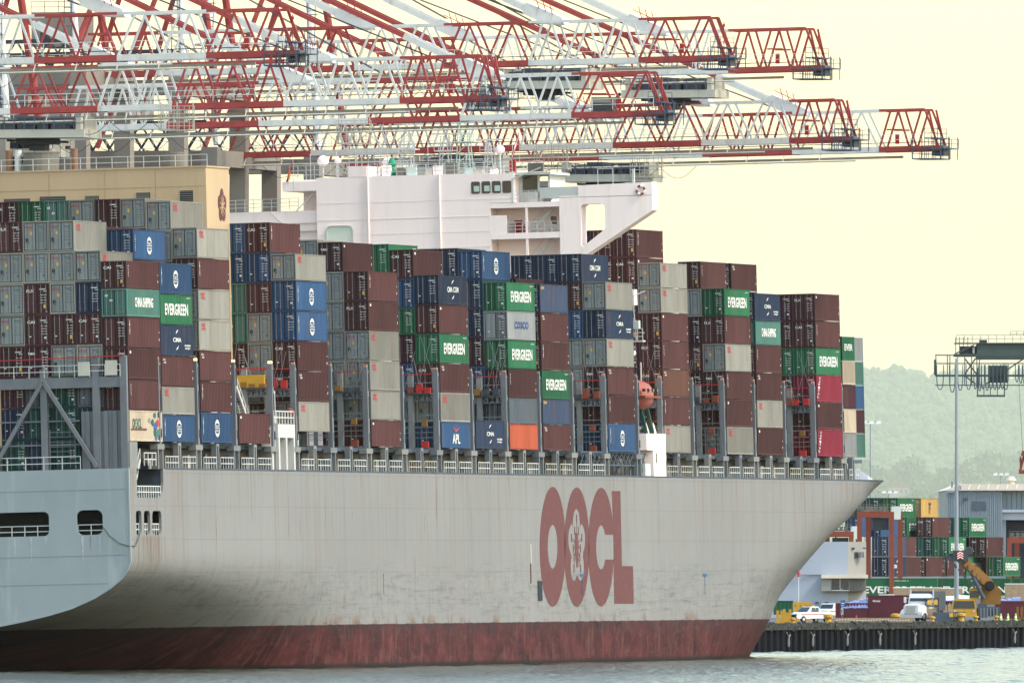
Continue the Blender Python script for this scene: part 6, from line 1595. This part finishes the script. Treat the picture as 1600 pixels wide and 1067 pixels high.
# nearer trees at the foot of the hill, one by one
def tree(x, ytop, ybot, d, wpx, seed, label):
    pp = d / F; t = thing('broadleaf_tree', label, 'tree', T((x - 800) * pp, d, GZ), 'trees at the foot of the hill'); rg = random.Random(seed)
    h_ = CAMH + (HORIZON - ytop) * pp - GZ; hb = CAMH + (HORIZON - ybot) * pp - GZ; w_ = wpx * pp / 2
    s = MB(); s.bar((0, 0, 0), (0, 0, h_ * .75), w_ * .12, w_ * .12, 7, w_ * .04)
    for k in range(4): s.bar((0, 0, h_ * (.45 + .08 * k)), (w_ * .5 * math.cos(k * 1.7), w_ * .5 * math.sin(k * 1.7), h_ * (.65 + .07 * k)), w_ * .05, w_ * .05, 5)
    s.build('trunk', 'far_trunk', t)
    s = MB(); rr_ = w_ * .16
    for k in range(520):
        while True:
            q = Vector((rg.uniform(-1, 1), rg.uniform(-1, 1), rg.uniform(-1, 1)))
            if .35 < q.length < 1: break
        bump = 1 + .25 * noise.noise((q.x * 2 + seed, q.y * 2, q.z * 2))
        c = Vector((q.x * w_ * bump, q.y * w_ * bump, (h_ + hb) / 2 + q.z * (h_ - hb) / 2 * bump))
        for j in range(4):
            n_ = Vector((rg.uniform(-1, 1), rg.uniform(-1, 1), rg.uniform(-.3, 1))).normalized(); a = n_.orthogonal().normalized() * rr_ * rg.uniform(.5, 1.1); b = n_.cross(a).normalized() * rr_ * rg.uniform(.5, 1.1)
            e = c + Vector((rg.uniform(-1, 1), rg.uniform(-1, 1), rg.uniform(-1, 1))) * rr_
            s.quad(e - a, e - b, e + a, e + b)
    s.build('crown', 'far_green_mid', t)
TR = [(1352, 722, 800, 70, 1), (1385, 735, 806, 60, 2), (1418, 716, 800, 66, 3), (1452, 742, 806, 60, 4), (1480, 735, 800, 56, 5), (1515, 722, 790, 62, 6), (1548, 708, 780, 70, 7), (1588, 712, 785, 70, 8), (1434, 768, 815, 60, 9), (1372, 766, 815, 64, 10), (1404, 775, 815, 50, 11), (1625, 718, 790, 70, 12), (1470, 770, 815, 50, 13)]
for i, (x, a, b, w_, sd_) in enumerate(TR): tree(x, a, b, 150000.0 + 3300 * (i % 4) - (20000 if a > 760 else 0), w_, sd_, f'leafy green tree at the foot of the hill, {NTH[i]} in order of planting' if False else f'hazy broadleaf tree below the hill, crown {["by the bow tip", "right of the bow lamp", "left of the tan house roof", "above the mustard container", "left of the tall lamp mast", "right of the tall lamp mast", "above the warehouse corner", "above the warehouse vent", "low behind the mustard container", "low behind the dark green containers", "low behind the lettered green container", "beyond the right edge", "low beside the warehouse flue"][i]}')
hh = thing('distant_house', 'tan house with reddish roof among the trees right of the bow', 'house', T((1405 - 800) * 130000 / F, 130000, GZ)); k = 130000 / F
s = MB(); s.box(-16 * k, 16 * k, 0, 20, 0, (870 - 762) * k + CAMH - GZ); s.build('wall', 'tan_and_sunlit_wall', hh)
s = MB(); z_ = (870 - 762) * k + CAMH - GZ; s.prism([(-18 * k, z_), (18 * k, z_), (12 * k, z_ + 8 * k), (-12 * k, z_ + 8 * k)], -1, 21); s.build('roof', 'pipe_rust', hh)
for q in range(4):
    s = MB(); s.box((-12 + q * 7) * k, (-9 + q * 7) * k, -.3, 0, z_ - 8 * k, z_ - 3 * k); s.build('window', 'glass_dark', hh)

# ================================================================== haze
hz_ = MB(); hz_.box(-151000, 151000, -2500, 231000, -70, 2200)
hm = bpy.data.materials.new('haze'); hm.use_nodes = True; hn = hm.node_tree.nodes; hn.remove(hn['Principled BSDF'])
pv = hn.new('ShaderNodeVolumePrincipled'); pv.inputs['Color'].default_value = (1.0, 0.965, 0.77, 1); pv.inputs['Density'].default_value = HAZE; pv.inputs['Anisotropy'].default_value = 0.3
hm.node_tree.links.new(pv.outputs[0], hn['Material Output'].inputs['Volume']); MATS['haze'] = hm
o = hz_.build('haze', 'haze'); tag(o, None, None, kind='stuff')
